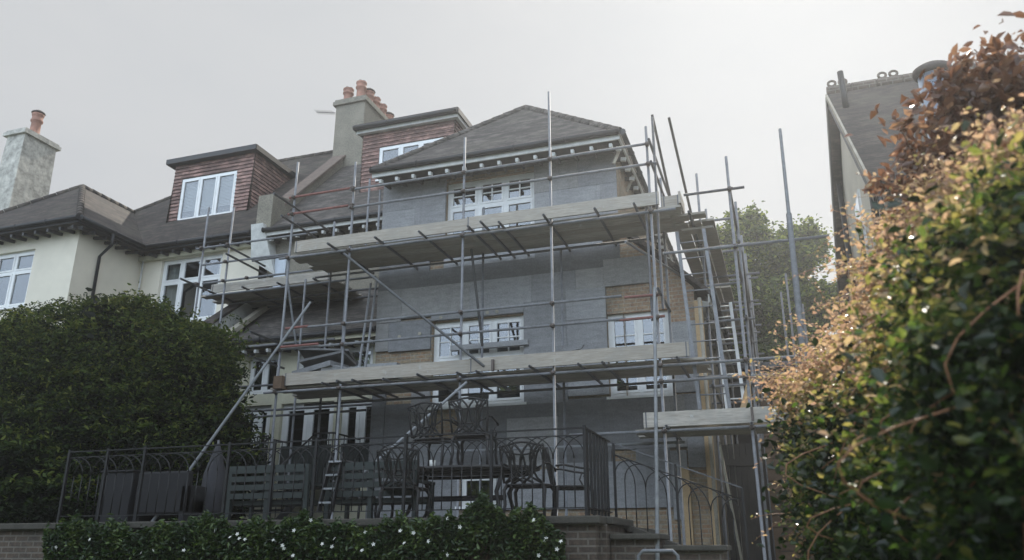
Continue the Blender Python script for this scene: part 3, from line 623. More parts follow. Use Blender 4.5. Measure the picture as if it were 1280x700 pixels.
m = MB(); m.hexa([(-1.95, 10.2, 0), (-.4, 10.2, 0), (-.4, 10.4, 0), (-1.95, 10.4, 0), (-1.95, 10.2, 1.85), (-.4, 10.2, 1.25), (-.4, 10.4, 1.25), (-1.95, 10.4, 1.85)]); m.build('cheek_wall', M['brick_dark'], SW)
m = MB(); m.hexa([(-1.97, 10.15, 1.85), (-.35, 10.15, 1.22), (-.35, 10.45, 1.22), (-1.97, 10.45, 1.85), (-1.97, 10.15, 1.92), (-.35, 10.15, 1.29), (-.35, 10.45, 1.29), (-1.97, 10.45, 1.92)]); m.build('cheek_coping', M['stone'], SW)
PW = thing('low_wall', 'low dark brick wall with stone coping in front of the garden steps', 'wall', (-1.5, 9.6, 0))
m = MB(); m.box(-1.96, -1.45, 9.3, 9.95, 0, 1.72); m.box(-1.45, -.75, 9.45, 9.95, 0, 1.6); m.build('brickwork', M['brick_dark'], PW)
m = MB(); m.box(-1.96, -1.4, 9.22, 10.0, 1.72, 1.78); m.box(-1.4, -.7, 9.38, 10.0, 1.6, 1.66); m.build('coping', M['stone'], PW, bevel=.012)
m = MB(); m.path([(-1.62, 9.1, 1.0), (-1.62, 9.1, 1.55), (-1.57, 9.1, 1.6), (-1.25, 9.1, 1.6), (-1.2, 9.1, 1.55), (-1.2, 9.1, 1.0)], .02, 8)
m.path([(-1.62, 9.1, 1.0), (-1.62, 9.1, 0)], .02, 8); m.path([(-1.2, 9.1, 1.0), (-1.2, 9.1, 0)], .02, 8)
m.top('hoop_handrail', M['galv'], 'small bent steel hoop rail at the foot of the leaning pole', 'handrail', base=(-1.4, 9.1, 0))

# ------------------------------------------------ railings
def arch_panel(m, A, B, z0a, z0b, h, n=4, r=.008):
    """pairs of interlaced gothic arches with upright bars between A and B (x,y); z0a,z0b = bottom height at each end"""
    A = Vector(A); B = Vector(B)
    def q(t, z): p = A+(B-A)*t; return Vector((p.x, p.y, z0a+(z0b-z0a)*t+z))
    for k in range(n):
        c0 = k/n; w = 1/n
        for (s, e) in ((0, 0), (.33, 0), (.66, 0)): m.tube(q(c0+w*s, 0), q(c0+w*s, h*.62), r, 5)
        for (a, b) in ((0, .66), (.66, 0), (.33, 1), (1, .33)):
            pts = []
            for t in np.linspace(0, 1, 7):
                u = a+(b-a)*(1-math.cos(t*math.pi/2)); z = h*.62+h*.3*math.sin(t*math.pi/2)
                pts.append(q(c0+w*u, z))
            m.path(pts, r, 5)
    m.tube(q(0, h*.92), q(1, h*.92), r, 5)
RL = thing('railing', 'long black iron terrace railing with gothic arch tops above the retaining wall', 'railing', (-6, 9.1, 1.965))
xs = [-9.8, -8.45, -7.05, -5.72, -4.45, -3.32, -2.18]
for x in xs+[-9.1, -6.35]:
    m = MB(); m.bar((x, 9.1, 1.965), (x, 9.1, 2.98), .035, .035, (0, 1, 0)); m.build('post', M['iron'], RL)
m = MB(); m.bar((-9.8, 9.1, 2.95), (-2.18, 9.1, 2.95), .04, .014); m.bar((-2.18, 9.1, 2.95), (-2.18, 10.45, 2.95), .04, .014); m.build('top_rail', M['iron'], RL)
m = MB(); m.bar((-9.8, 9.1, 2.06), (-2.18, 9.1, 2.06), .03, .012); m.bar((-2.18, 9.1, 2.06), (-2.18, 10.45, 2.06), .03, .012); m.build('bottom_rail', M['iron'], RL)
for i in range(6):
    m = MB(); arch_panel(m, (xs[i], 9.1), (xs[i+1], 9.1), 2.06, 2.06, .88, 3, .0075)
    m.build('arch_panel', M['iron'], RL)
m = MB()
for k in range(7): y = 9.2+k*.18; m.bar((-2.18, y, 2.0), (-2.18, y, 2.95), .03, .03, (0, 1, 0))
m.build('baluster_panel', M['iron'], RL)
SR = thing('railing', 'black gothic arch railing sloping down beside the garden steps', 'railing', (-1.4, 10.45, 1.9))
A, B = (-2.12, 10.45), (-.55, 10.45)
m = MB(); m.bar((-2.12, 10.45, 2.93), (-.55, 10.45, 2.33), .03, .014); m.build('top_rail', M['galv_dark'], SR)
m = MB(); arch_panel(m, A, B, 1.93, 1.33, .93, 4); m.build('arch_panel', M['iron'], SR)
for x, z in ((-2.12, 1.93), (-1.34, 1.64), (-.55, 1.33)): m = MB(); m.bar((x, 10.45, z-.05), (x, 10.45, z+1.0), .03, .03, (0, 1, 0)); m.build('post', M['iron'], SR)

# ------------------------------------------------ garden furniture
def make_chair(label, group):
    t = thing('garden_chair', label, 'chair', (0, 0, 0), group); r = .013
    w, d, sh = .25, .22, .43
    for sx in (-1, 1):
        for sy, back in ((-1, 0), (1, 1)):
            m = MB(); x, y = sx*w, sy*d
            m.path([(x*.9, y*.9, sh), (x*1.04, y*1.0, sh-.06), (x*.98, y*1.0, .2), (x*1.08, y*(1.12+.12*back), 0)], .025, 8, r2=.018); m.build('leg', M['iron_cast'], t)
        m = MB(); x = sx*w
        m.path([(x*1.02, d*1.05, .68), (x*1.14, d*.6, .69), (x*1.16, -d*.3, .655), (x*1.14, -d*.8, .64), (x*1.12, -d*.95, .62)], .014, 7)
        m.path([(x*1.12, -d*.7, .64), (x*1.02, -d*.55, .55), (x*1.1, -d*.7, .5), (x*.98, -d*.8, .43)], .011, 6); m.build('armrest', M['iron_cast'], t)
    m = MB(); n = 14
    ring = [((w+.02)*(abs(math.cos(a))**.6)*np.sign(math.cos(a)), (d+.02)*(abs(math.sin(a))**.6)*np.sign(math.sin(a)), sh) for a in np.linspace(0, 2*math.pi, 25)]
    m.path(ring, .016, 6)
    for k in range(-5, 6):
        m.tube((k*.042, -d, sh), (k*.042, d, sh), .009, 5); m.tube((-w, k*.038, sh), (w, k*.038, sh), .009, 5)
    m.quad((-w, -d, sh-.005), (w, -d, sh-.005), (w, d, sh-.005), (-w, d, sh-.005)); m.build('seat', M['iron_cast'], t)
    def bp(u, v): return (u*w*(1+.12*v), d+.02+.1*v, sh+.02+.46*v)
    m = MB()
    m.path([bp(-1, 0), bp(-1.02, .4), bp(-1.0, .8), bp(-1.02, .93), bp(-.6, .98), bp(-.25, 1.03), bp(0, 1.04), bp(.25, 1.03), bp(.6, .98), bp(1.02, .93), bp(1.0, .8), bp(1.02, .4), bp(1, 0)], .015, 7); m.build('back_frame', M['iron_cast'], t)
    m = MB()
    for (a, b) in ((-.9, .3), (-.5, .85), (-.1, 1.0), (-.95, -.35), (.0, .6)):
        for s in (1, -1):
            m.path([bp(s*(a+(b-a)*(t**.6)+.12*math.sin(t*6.28)), t*.98) for t in np.linspace(0, 1, 9)], .0145, 5)
    for z in (.3, .72):
        m.path([bp(u, z+.16*(u*u)) for u in np.linspace(-1, 1, 9)], .011, 5)
    m.build('back_lattice', M['iron_cast'], t)
    return t
def children(o): return [c for c in bpy.data.objects if c.parent == o]
def copy_tree(o, parent=None):
    c = o.copy(); COL.objects.link(c)
    if parent is not None: c.parent = parent
    for ch in children(o): copy_tree(ch, c)
    return c
TX, TZ = 1.965, 2.0-.07
ch0 = make_chair('dark cast chair, back to the railing, at the right end of the table', 'cast metal garden chairs')
seatings = [((-3.05, 9.75, 1.93), 180, None),
            ((-2.62, 10.2, 1.93), 110, 'dark cast chair turned sideways beside the rightmost railing corner'),
            ((-4.75, 9.75, 1.93), 186, 'dark cast chair standing before the left end of the table'),
            ((-6.2, 11.0, 1.93), 175, 'dark cast chair standing behind the right-hand slatted bench'),
            ((-4.78, 10.75, 2.68), 172, 'left one of the two chairs perched on top of the table'),
            ((-4.12, 10.6, 2.68), 184, 'right one of the two chairs perched on top of the table')]
for i, (loc, rz, lab) in enumerate(seatings):
    o = ch0 if i == 0 else copy_tree(ch0)
    o.location = loc; o.rotation_euler = (0, 0, math.radians(rz))
    if lab: o['label'] = lab
TB = thing('garden_table', 'long dark oval metal table carrying two chairs behind the railing', 'table', (-4.3, 10.6, 1.93))
m = MB()
ell = [(-4.3+1.12*math.cos(a)*(1), 10.6+.55*math.sin(a)) for a in np.linspace(0, 2*math.pi, 41)[:-1]]
b0 = len(m.v); m.v += [(x, y, 2.635) for x, y in ell]+[(x, y, 2.68) for x, y in ell]; n = 40
m.f.append(tuple(range(n))[::-1]); m.f.append(tuple(range(n, 2*n))); m.sm += [False, False]
for k in range(n): m.f.append((k, (k+1) % n, n+(k+1) % n, n+k)); m.sm.append(True)
m.build('tabletop', M['iron_cast'], TB)
m = MB(); m.path([(-4.3+1.0*math.cos(a), 10.6+.45*math.sin(a), 2.6) for a in np.linspace(0, 2*math.pi, 33)], .025, 6); m.build('apron', M['iron_cast'], TB)
for sx in (-1, 1):
    for sy in (-1, 1): m = MB(); m.path([(-4.3+sx*.72, 10.6+sy*.32, 2.62), (-4.3+sx*.6, 10.6+sy*.26, 2.35), (-4.3+sx*.66, 10.6+sy*.3, 2.1), (-4.3+sx*.8, 10.6+sy*.36, 1.93)], .032, 8, r2=.022); m.build('leg', M['iron_cast'], TB)
m = MB(); m.tube((-4.95, 10.6, 2.3), (-3.65, 10.6, 2.3), .02, 7); m.tube((-4.95, 10.5, 2.26), (-3.65, 10.5, 2.26), .02, 7); m.build('stretcher', M['iron_cast'], TB)
m = MB(); m.lathe((-4.62, 10.3, 2.68), [(.03, 0), (.04, .02), (.045, .1), (.04, .1)], 14); m.top('cup', M['white_old'], 'small white cup on the table edge', 'cup')
def bench(x0, x1, y, label):
    t = thing('bench', label, 'bench', ((x0+x1)/2, y, 1.93), 'slatted benches behind the railing')
    for x in (x0, x1, (x0+x1)/2):
        m = MB(); m.bar((x, y, 1.93), (x, y-.02, 2.68), .06, .06, (0, 1, 0)); m.build('back_post', M['bench_paint'], t)
    for k in range(4):
        m = MB(); z = 2.28+k*.115; m.box(x0+.03, x1-.03, y-.06, y-.035, z, z+.075); m.build('slat', M['bench_paint'], t)
    m = MB(); m.box(x0-.03, x1+.03, y-.05, y+.01, 2.68, 2.73); m.build('top_rail', M['bench_paint'], t)
    m = MB(); m.box(x0, x1, y+.03, y+.55, 2.2, 2.26); m.build('seat', M['bench_paint'], t)
    for x in (x0, x1):
        m = MB(); m.bar((x, y+.52, 1.93), (x, y+.52, 2.45), .05, .05, (0, 1, 0)); m.build('leg', M['bench_paint'], t)
        m = MB(); m.box(x-.03, x+.03, y, y+.56, 2.45, 2.49); m.build('armrest', M['bench_paint'], t)
    return t
a = P(290, 600, 9.75); b = P(385, 600, 9.75); bench(a.x, b.x, 9.75, 'slatted grey-green bench furthest left, below the big leaning scaffold pole')
a = P(412, 600, 9.8); b = P(520, 600, 9.8); bench(a.x, b.x, 9.8, 'slatted grey-green bench nearest the dining table')
# folded step ladder between the benches
SL = thing('step_ladder', 'small folded step ladder between the two benches', 'ladder', (-6.55, 9.6, 1.93))
a = P(398, 640, 9.6); b = P(416, 566, 9.75)
for dx in (0, .2): m = MB(); m.bar(a+Vector((dx, 0, 0)), b+Vector((dx*.8, 0, 0)), .03, .05); m.build('stile', M['iron'], SL)
for k in range(4):
    c = a+(b-a)*(.15+k*.23); m = MB(); m.box(c.x, c.x+.18, c.y-.05, c.y+.03, c.z-.012, c.z+.012); m.build('tread', M['galv_pale'], SL)
# dark covered furniture at the left
BX = thing('storage_box', 'tall dark woven storage box at the far left of the terrace', 'box', (-8.6, 9.8, 1.93))
a = P(140, 590, 9.9); b = P(180, 590, 9.9)
m = MB(); m.box(a.x, b.x, 9.7, 10.2, 1.93, a.z-.03); m.build('body', M['dark_weave'], BX, bevel=.02); m = MB(); m.box(a.x-.02, b.x+.02, 9.68, 10.22, a.z-.03, a.z); m.build('lid', M['dark_weave'], BX, bevel=.01)
SO = thing('garden_sofa', 'low dark woven sofa beside the storage box', 'sofa', (-7.9, 10, 1.93))
a = P(186, 590, 9.9); b = P(248, 590, 9.9)
m = MB(); m.box(a.x, b.x, 9.7, 9.82, 2.1, a.z-.02); m.build('backrest', M['dark_weave'], SO, bevel=.03)
m = MB(); m.box(a.x, b.x, 9.82, 10.4, 2.1, 2.32); m.build('seat', M['dark_weave'], SO, bevel=.03)
for x in (a.x, b.x-.1): m = MB(); m.box(x, x+.1, 9.7, 10.4, 1.93, 2.5); m.build('armrest', M['dark_weave'], SO, bevel=.02)
PA = thing('parasol', 'furled dark grey parasol standing by the sofa', 'parasol', (P(262, 650, 10.3).x, 10.3, 1.93))
c = PA.location; m = MB(); m.lathe((c.x, c.y, 2.0), [(.16, 0), (.2, .2), (.16, .7), (.06, 1.05), (.02, 1.15)], 10); m.build('canopy', M['fabric_grey'], PA)
m = MB(); m.tube((c.x, c.y, 1.93), (c.x, c.y, 3.2), .02, 8); m.build('pole', M['galv_dark'], PA)
# iron steps up to the french doors
IS = thing('iron_staircase', 'black iron steps with handrails rising to the french doors', 'staircase', (-9.2, 13.5, 1.93))
m = MB(); m.box(-9.9, -8.2, 13.6, 14.68, 2.78, 2.83); m.build('landing', M['iron'], IS)
for k in range(4): m = MB(); m.box(-9.6, -8.7, 12.55+k*.27, 12.8+k*.27, 2.1+k*.18, 2.13+k*.18); m.build('tread', M['iron'], IS)
for x in (-9.65, -8.65):
    m = MB(); m.bar((x, 12.5, 1.95), (x, 13.6, 2.75), .03, .14); m.tube((x, 12.4, 2.9), (x, 13.6, 3.7), .02, 7); m.tube((x, 12.45, 1.93), (x, 12.45, 2.92), .015, 6)
    for k in range(5): y = 12.6+k*.22; m.tube((x, y, 2.05+k*.16), (x, y, 3.02+k*.147), .009, 5)
    m.build('handrail', M['iron'], IS)
for (a, b) in (((-9.9, 13.6), (-9.65, 13.6)), ((-8.65, 13.6), (-8.2, 13.6)), ((-8.2, 13.6), (-8.2, 14.65)), ((-9.9, 13.6), (-9.9, 14.65))):
    m = MB(); n = 5; m.tube((*a, 3.75), (*b, 3.75), .018, 6)
    for k in range(n+1): t = k/n; x = a[0]+(b[0]-a[0])*t; y = a[1]+(b[1]-a[1])*t; m.tube((x, y, 2.8), (x, y, 3.75), .01, 5)
    m.build('balustrade', M['iron'], IS)

# ================================================================== SCAFFOLD
SC = thing('scaffolding', 'galvanised tube scaffold with weathered boards wrapping the half clad house', 'scaffolding', (-5.2, 13.3, 0))
R = .0242
YO, YI = 12.8, 13.95
def tubeo(name, p, q, mat='galv', r=R, parent=None): m = MB(); m.tube(p, q, r, 12, hollow=True); return m.build(name, M[mat], parent or SC)
NC = [0]
def coupler(p, ax=(1, 0, 0)):
    if NC[0] >= 98: return
    NC[0] += 1; p = Vector(p); ax = Vector(ax); m = MB()
    up = Vector((0, 0, 1)) if abs(ax.z) < .9 else Vector((1, 0, 0))
    m.tube(p-ax*.028, p+ax*.028, .036, 8); m.tube(p+up*.028-up*.056+Vector((0, -.04, 0)), p+up*.028+Vector((0, -.04, 0)), .034, 8)
    m.bar(p+Vector((-.045, -.05, 0)), p+Vector((.05, -.05, .0)), .014, .014); m.tube(p+Vector((.045, -.085, 0)), p+Vector((.045, -.02, 0)), .009, 6)
    m.build('coupler', M['rust'], SC)
# outer standards: x, top z, bottom z
OUT = [(-9.0, 9.27, 1.93), (-7.63, 9.05, 1.93), (-5.26, 9.19, 1.93), (-3.56, 9.87, 1.93), (-1.77, 8.8, 0.1), (-.44, 7.98, 0.0)]
for x, t, b in OUT:
    tubeo('standard', (x, YO, b), (x-.01, YO, t)); m = MB(); m.box(x-.075, x+.075, YO-.075, YO+.075, b-.001, b+.008); m.build('base_plate', M['rust'], SC)
tubeo('standard', (-1.86, YO+.02, 5.2), (-1.86, YO+.02, 7.3), 'galv_dark'); tubeo('standard', (-1.68, YO+.05, 5.4), (-1.66, YO+.05, 9.0), 'galv_dark')
# left extension standards
for x, b, t in ((-12.35, 1.93, 9.3), (-11.63, 1.93, 9.2)): tubeo('standard', (x, 14.2, b), (x, 14.2, t))
# inner standards
IN = [(-9.35, 1.93, 7.1), (-8.75, 1.93, 8.35), (-8.35, 1.93, 7.1), (-7.95, 7.2, 9.25), (-7.68, 7.2, 8.95), (-5.3, 1.93, 8.2), (-3.7, 1.93, 7.1), (-1.72, 1.0, 8.3)]
for x, b, t in IN: tubeo('standard', (x, YI, b), (x, YI, t), 'galv')
for x, z0, z1 in ((-7.86, 4.6, 6.9), (-7.72, 4.6, 7.0)): tubeo('standard', (x-.08, 13.9, z0), (x, 14.1, z1), 'galv_pale')
# ledgers along X: (x0,x1,y,z,mat)
LG = [(-9.2, -1.35, YO-.05, 7.13, 'galv'), (-9.25, .35, YO-.05, 4.43, 'galv'), (-1.75, .35, YO-.05, 4.17, 'galv'), (-3.3, .5, YO-.05, 3.38, 'galv'), (-6.2, -1.6, YI, 3.35, 'galv_pale'),
      (-9.1, -1.7, YI-.03, 7.1, 'galv_dark'), (-9.1, -1.3, YI-.03, 4.38, 'galv_dark'), (-10.9, -7.7, YI-.03, 4.2, 'galv_dark'), (-10.9, -7.7, YI+.35, 4.4, 'galv_dark'),
      (-7.7, -1.7, YO-.05, 8.42, 'galv'), (-7.7, -1.62, YO-.05, 8.03, 'galv'), (-9.1, -7.7, YO-.05, 8.45, 'red_tube'), (-9.1, -7.72, YO-.05, 8.08, 'red_tube'),
      (-8.4, -2.35, YO-.05, 5.65, 'galv'), (-9.0, -2.3, YO-.05, 5.25, 'galv'), (-8.9, -8.4, YO-.05, 5.66, 'red_tube'), (-2.3, -1.72, YO-.05, 5.63, 'red_tube'), (-2.4, -1.65, YO-.05, 5.24, 'red_tube'), (-8.98, -8.1, YO-.12, 5.28, 'red_tube'),
      (-12.5, -9.3, 14.15, 8.25, 'galv'), (-12.3, -9.95, 14.15, 7.83, 'galv'), (-10.9, -9.9, 14.12, 7.76, 'galv_dark'), (-12.2, -8.7, 14.15, 7.37, 'galv'), (-12.1, -7.8, 14.2, 7.08, 'galv'), (-12.0, -7.8, 15.4, 7.08, 'galv_dark'), (-12.0, -8.0, 14.9, 7.08, 'galv_dark'),
      (-11.9, -8.6, 14.05, 5.75, 'galv'), (-12.3, -9.2, 14.1, 4.9, 'galv_dark'),
      (-1.2, -.2, YO-.05, 7.35, 'galv_dark'), (-1.6, 1.0, YO-.08, 6.32, 'galv')]
for x0, x1, y, z, mt in LG: tubeo('ledger', (x0, y, z), (x1, y, z+random.uniform(-.015, .015)), mt)
for x, t, b in OUT:
    for (x0, x1, y, z, mt) in LG:
        if abs(y-YO) < .1 and x0-.1 < x < x1+.1: coupler((x, YO-.03, z), (1, 0, 0))
# transoms along Y, poking out at the front; under the decks
for px in (409, 468, 523, 583, 602, 622, 679, 743, 792):
    a = P(px, 306-(px-409)*.128, YO-.42); tubeo('transom', (a.x, YO-.42+random.uniform(-.06, .08), 7.165), (a.x, 14.25, 7.165+.0), 'galv_dark')
for px in (400, 421, 440, 476, 523, 570, 594, 663, 722, 752, 845):
    a = P(px, 475-(px-400)*.07, YO-.42); tubeo('transom', (a.x, YO-.42+random.uniform(-.06, .1), 4.475), (a.x, 14.2, 4.475), 'galv_dark')
for x in (-11.9, -11.0, -10.1, -9.2): tubeo('transom', (x, 14.0, 7.12), (x, 16.05, 7.12), 'galv_dark')
for (x, y0, y1, z) in ((-11.0, 13.35, 15.6, 7.67), (-11.35, 13.7, 15.2, 8.05), (-12.35, 13.6, 15.4, 7.33), (-9.0, 12.1, 14.4, 8.25), (-9.0, 12.4, 14.1, 7.9), (-9.9, 13.0, 14.9, 5.75), (-10.0, 12.9, 14.4, 5.3),
                       (-1.7, 12.5, 21, 8.38), (-1.7, 12.6, 21, 8.0), (-.44, 12.7, 21, 6.32), (-.44, 12.7, 21, 7.35), (-1.15, 12.9, 21, 7.1), (-.44, 12.6, 14.2, 3.42), (-1.7, 12.5, 14.2, 3.42), (-1.7, 12.5, 13.9, 5.65)):
    tubeo('transom', (x, y0, z), (x, y1, z), 'galv_dark' if z > 4 else 'galv')
for x, z in ((-11.63, 8.25), (-11.63, 7.83), (-11.63, 7.37), (-12.35, 8.25), (-12.35, 7.37), (-11.0, 7.37), (-9.0, 8.25)): coupler((x, 14.15, z))
# braces / rakers
def br(a, b, mat='galv', r=R): tubeo('brace', a, b, mat, r)
br(P(430, 317, 12.68), P(605, 458, 12.62)); 
a = P(388, 378, 12.6); b = P(188, 652, 9.75); b.z = 1.95; br(a, b, 'galv_pale')
a = P(583, 478, 12.6); b = P(483, 566, 11.2); br(a, b+(b-a)*.25, 'galv_pale')
a = P(818, 360, 12.5); b = P(822, 700, 9.2); d = (b-a); br(a, b+d*((b.z-.02)/-d.z), 'galv_pale')
a = P(975, 162, 12.4); b = P(1004, 440, 8.4); d = (b-a); br(a, a+d*.55); br(a+d*.5, b+d*((b.z-.02)/-d.z), 'galv', .036)
br(P(587, 292, 13.7), P(603, 432, 13.2), 'galv_dark'); br(P(358, 340, 14.0), P(370, 431, 13.3))
br(P(782, 302, 12.9), P(880, 362, 14.9), 'galv_pale')
br((-1.66, 12.85, 9.05), (-1.5, 14.2, 7.3), 'galv_dark'); br((-1.35, 12.7, 8.85), (-1.15, 14.9, 6.9), 'galv_dark')
# side scaffold running back along the flank
for y, t in ((14.6, 8.6), (16.4, 8.6), (18.4, 8.9), (20.6, 9.1)):
    for x, dz in ((-1.1, 0), (-.42, -.7)):
        tubeo('standard', (x, y, .8), (x, y, t+dz))
for y in (14.6, 16.4, 18.4, 20.6):
    for z in (7.05, 6.3, 5.6, 4.4, 7.6):
        tubeo('transom', (-1.5, y+.05, z), (-.12-random.random()*.3, y+.05, z), 'galv')
for x in (-1.1, -.42):
    for z in (4.36, 5.56, 7.0): tubeo('ledger', (x, 14.3, z), (x, 21, z))
br((-.4, 14.6, 6.9), (-.4, 18.4, 4.4)); br((-.4, 20.6, 6.9), (-.4, 16.4, 4.4))
for px, y0, y1 in ((988, 342, 470), (982, 365, 470), (1009, 380, 470)):
    a = P(px-6, y0, 19.0); tubeo('standard', (a.x, 19.0, 1), (a.x, 19.0, a.z))
# decks: individual boards + toe boards
def deck(x0, x1, ya, yb, z, lens=3.9, axis='x'):
    n = round((yb-ya)/.23); w = (yb-ya)/n
    for k in range(n):
        x = x0-random.uniform(0, .25)
        while x < x1-.05:
            e = min(x+lens, x1+random.uniform(0, .12)); m = MB(); j = random.uniform(-.004, .006)
            m.box(x, e-.006, ya+k*w+.006, ya+(k+1)*w-.006, z+j, z+.038+j); m.build('scaffold_board', M['board'], SC); x = e
deck(-8.85, -1.3, 12.86, 14.0, 7.195)
deck(-9.0, -1.15, 12.86, 13.95, 4.505)
deck(-12.2, -8.9, 14.4, 15.9, 7.15)
deck(-2.1, .4, 12.86, 13.9, 3.43, 2.6)
for y0 in (14.05, 15.9, 17.8):
    m = MB()
for k in range(3):
    for y0 in (13.4, 17.3):
        m = MB(); m.box(-1.45+k*.23, -1.235+k*.23, y0+random.uniform(0, .1), y0+3.85, 7.1, 7.138); m.build('scaffold_board', M['board'], SC)
m = MB(); m.box(-1.5, -.9, 13.2, 13.42, 7.16, 7.2); m.box(-1.35, -.8, 13.5, 13.72, 7.0, 7.04); m.build('scaffold_board', M['board'], SC)
def toe(x0, x1, z, h=.225, y=12.765):
    m = MB(); m.box(x0, x1, y, y+.038, z, z+h); o = m.build('toe_board', M['board'], SC); ORG[o.name] = ORG[SC.name]
    for x in (x0+.03, x1-.05): m = MB(); m.box(x, x+.022, y-.003, y+.041, z-.003, z+h+.003); m.build('end_band', M['galv_dark'], o)
toe(-8.88, -5.1, 7.235, .235); toe(-5.18, -1.62, 7.235, .235, 12.725); toe(-1.6, -1.28, 7.24, .2, 12.9)
toe(-8.85, -5.0, 4.545, .235); toe(-5.08, -1.3, 4.545, .235, 12.725)
toe(-2.09, .3, 3.45, .235); toe(-12.1, -9.0, 7.19, .2, 14.33)
m = MB(); m.box(-8.92, -8.88, 12.8, 13.9, 4.545, 4.77); m.build('toe_board', M['board'], SC)
m = MB(); m.box(-1.3, -1.26, 12.8, 13.4, 7.24, 7.46); m.build('toe_board', M['board'], SC)
for (x, z) in ((-4.62, 4.52), (-.42, 3.47)): m = MB(); m.box(x-.02, x+.02, 12.66, 12.72, z, z+.2); m.build('board_clip', M['rust'], SC)
m = MB(); m.box(-9.0, -8.82, 12.66, 12.9, 4.48, 4.72); m.build('end_block', M['timber_fence'], SC)
# ladders
def ladder(label, a, b, w, step, mat, r=.02, dirv=(1, 0, 0)):
    t = thing('ladder', label, 'ladder', tuple(a)); a = Vector(a); b = Vector(b); d = Vector(dirv)*w; n = int((b-a).length/step)
    for s in (0, 1): m = MB(); m.bar(a+d*s, b+d*s, .03, .06, dirv); m.build('stile', M[mat], t)
    for k in range(1, n+1): c = a+(b-a)*(k*step/(b-a).length-.02); m = MB(); m.tube(c, c+d, r*.7, 8); m.build('rung', M[mat], t)
a = P(875, 512, 13.1); b = P(846, 290, 13.25); ladder('grey steel ladder lashed upright between the scaffold lifts at the house corner', a, b, .46, .3, 'galv', .018)
a = P(909, 512, 14.6); b = P(893, 380, 15.3); ladder('pale aluminium ladder leaning behind the grey steel one', a, b, .3, .25, 'white_paint', .02)
m = MB(); a = P(941, 440, 13.4); m.hexa([(-.75, 13.6, 3.47), (-.45, 13.6, 3.47), (-.45, 13.63, 3.47), (-.75, 13.63, 3.47), (-.47, 13.6, 4.3), (-.43, 13.6, 4.3), (-.43, 13.63, 4.3), (-.47, 13.63, 4.3)])
m.top('plywood_offcut', M['timber_new'], 'tapering pale timber offcut leaning on the right-hand lower platform', 'timber')
# loose insulation on the lower deck
def slab(c, sx, sy, sz, rot, k, label):
    m = MB(); m.box(-sx/2, sx/2, -sy/2, sy/2, 0, sz); o = m.build('insulation_sheet', EPS[k]); ORG[o.name] = Vector(c)
    o.location = c; o.rotation_euler = [math.radians(r) for r in rot]; tag(o, label, 'insulation', 'loose insulation sheets on the scaffold')
slab((-8.3, 13.2, 4.58), 1.1, .6, .2, (0, 0, 8), 0, 'lowest dark sheet of the insulation pile on the lower scaffold deck')
slab((-8.3, 13.15, 4.82), .95, .55, .1, (0, -7, -10), 2, 'second sheet up in the insulation pile')
slab((-8.15, 13.15, 5.0), .9, .6, .05, (-12, -9, 5), 6, 'thin near-black sheet tilted on the pile of insulation')
slab((-8.2, 13.2, 5.14), 1.0, .6, .04, (-14, 3, 12), 6, 'topmost near-black sheet on the pile of insulation')
slab((-7.75, 13.0, 4.72), .8, .12, .16, (18, 14, 12), 1, 'pale grey offcut sloping off the right side of the pile')
slab((-6.9, 13.1, 4.6), .6, .3, .28, (0, 0, 3), 1, 'grey block standing beside the bare brick patch')
slab((-7.4, 13.1, 4.6), .4, .3, .25, (0, 4, -8), 3, 'small rounded pale block just left of the grey block')
m = MB(); m.hexa([(-4.2, 13.3, 4.8), (-3.2, 13.3, 4.95), (-3.2, 13.35, 4.95), (-4.2, 13.35, 4.8), (-4.15, 13.3, 5.05), (-3.15, 13.3, 5.02), (-3.15, 13.35, 5.02), (-4.15, 13.35, 5.05)])
m.top('insulation_offcut', EPS[2], 'jagged grey insulation offcut propped behind the toe board at mid deck', 'insulation')

# ================================================================== RIGHT SIDE PASSAGE
OB = thing('outbuilding', 'low dark flat-roofed outbuilding behind the passage on the right', 'outbuilding', (.5, 20, .8))
a = P(915, 508, 21.0)
wall(OB, 'wall', M['timber_dark'], FY(21), -1.2, 3, .6, 6.0)
m = MB(); m.box(-1.3, 3.1, 20.85, 24, 6.0, 6.12); m.build('roof', M['galv_dark'], OB)
window(OB, FY(21), -.9, -.2, 4.6, 5.35, inset=.0, lights=(1, 1))
FE = thing('fence', 'brown horizontal board fence closing the side passage', 'fence', (.2, 15.5, .6))
for k in range(17):
    m = MB(); z = .8+k*.2; m.box(-.35, 1.7, 15.6, 15.63, z, z+.185); m.build('board', M['timber_fence'], FE)
for x in (-.3, .7, 1.6): m = MB(); m.box(x-.05, x+.05, 15.63, 15.73, .6, 4.25); m.build('post', M['timber_fence'], FE)
GT = thing('gate', 'dark timber side gate between the house flank and the board fence', 'gate', (-.75, 15.8, .8))
for k in range(7): m = MB(); m.box(-1.14+k*.11, -1.04+k*.11, 15.8, 15.83, .8, 3.5); m.build('board', M['timber_dark'], GT)
for z in (1.3, 3.1): m = MB(); m.box(-1.14, -.38, 15.77, 15.8, z, z+.12); m.build('rail', M['timber_dark'], GT)
m = MB()
for k in range(3): m.box(-1.1, -.1, 14.3+k*.3, 15.6, .8+k*.18, .98+k*.18)
o = m.build('passage_steps', M['stone']); tag(o, kind='structure')
m = MB(); m.bar((-.98, 13.3, 3.2), (-.85, 14.6, 1.2), .03, .2, (0, 1, 0)); m.top('leaning_board', M['stone_pale'], 'pale weathered board leaning at the house corner under the low platform', 'timber')

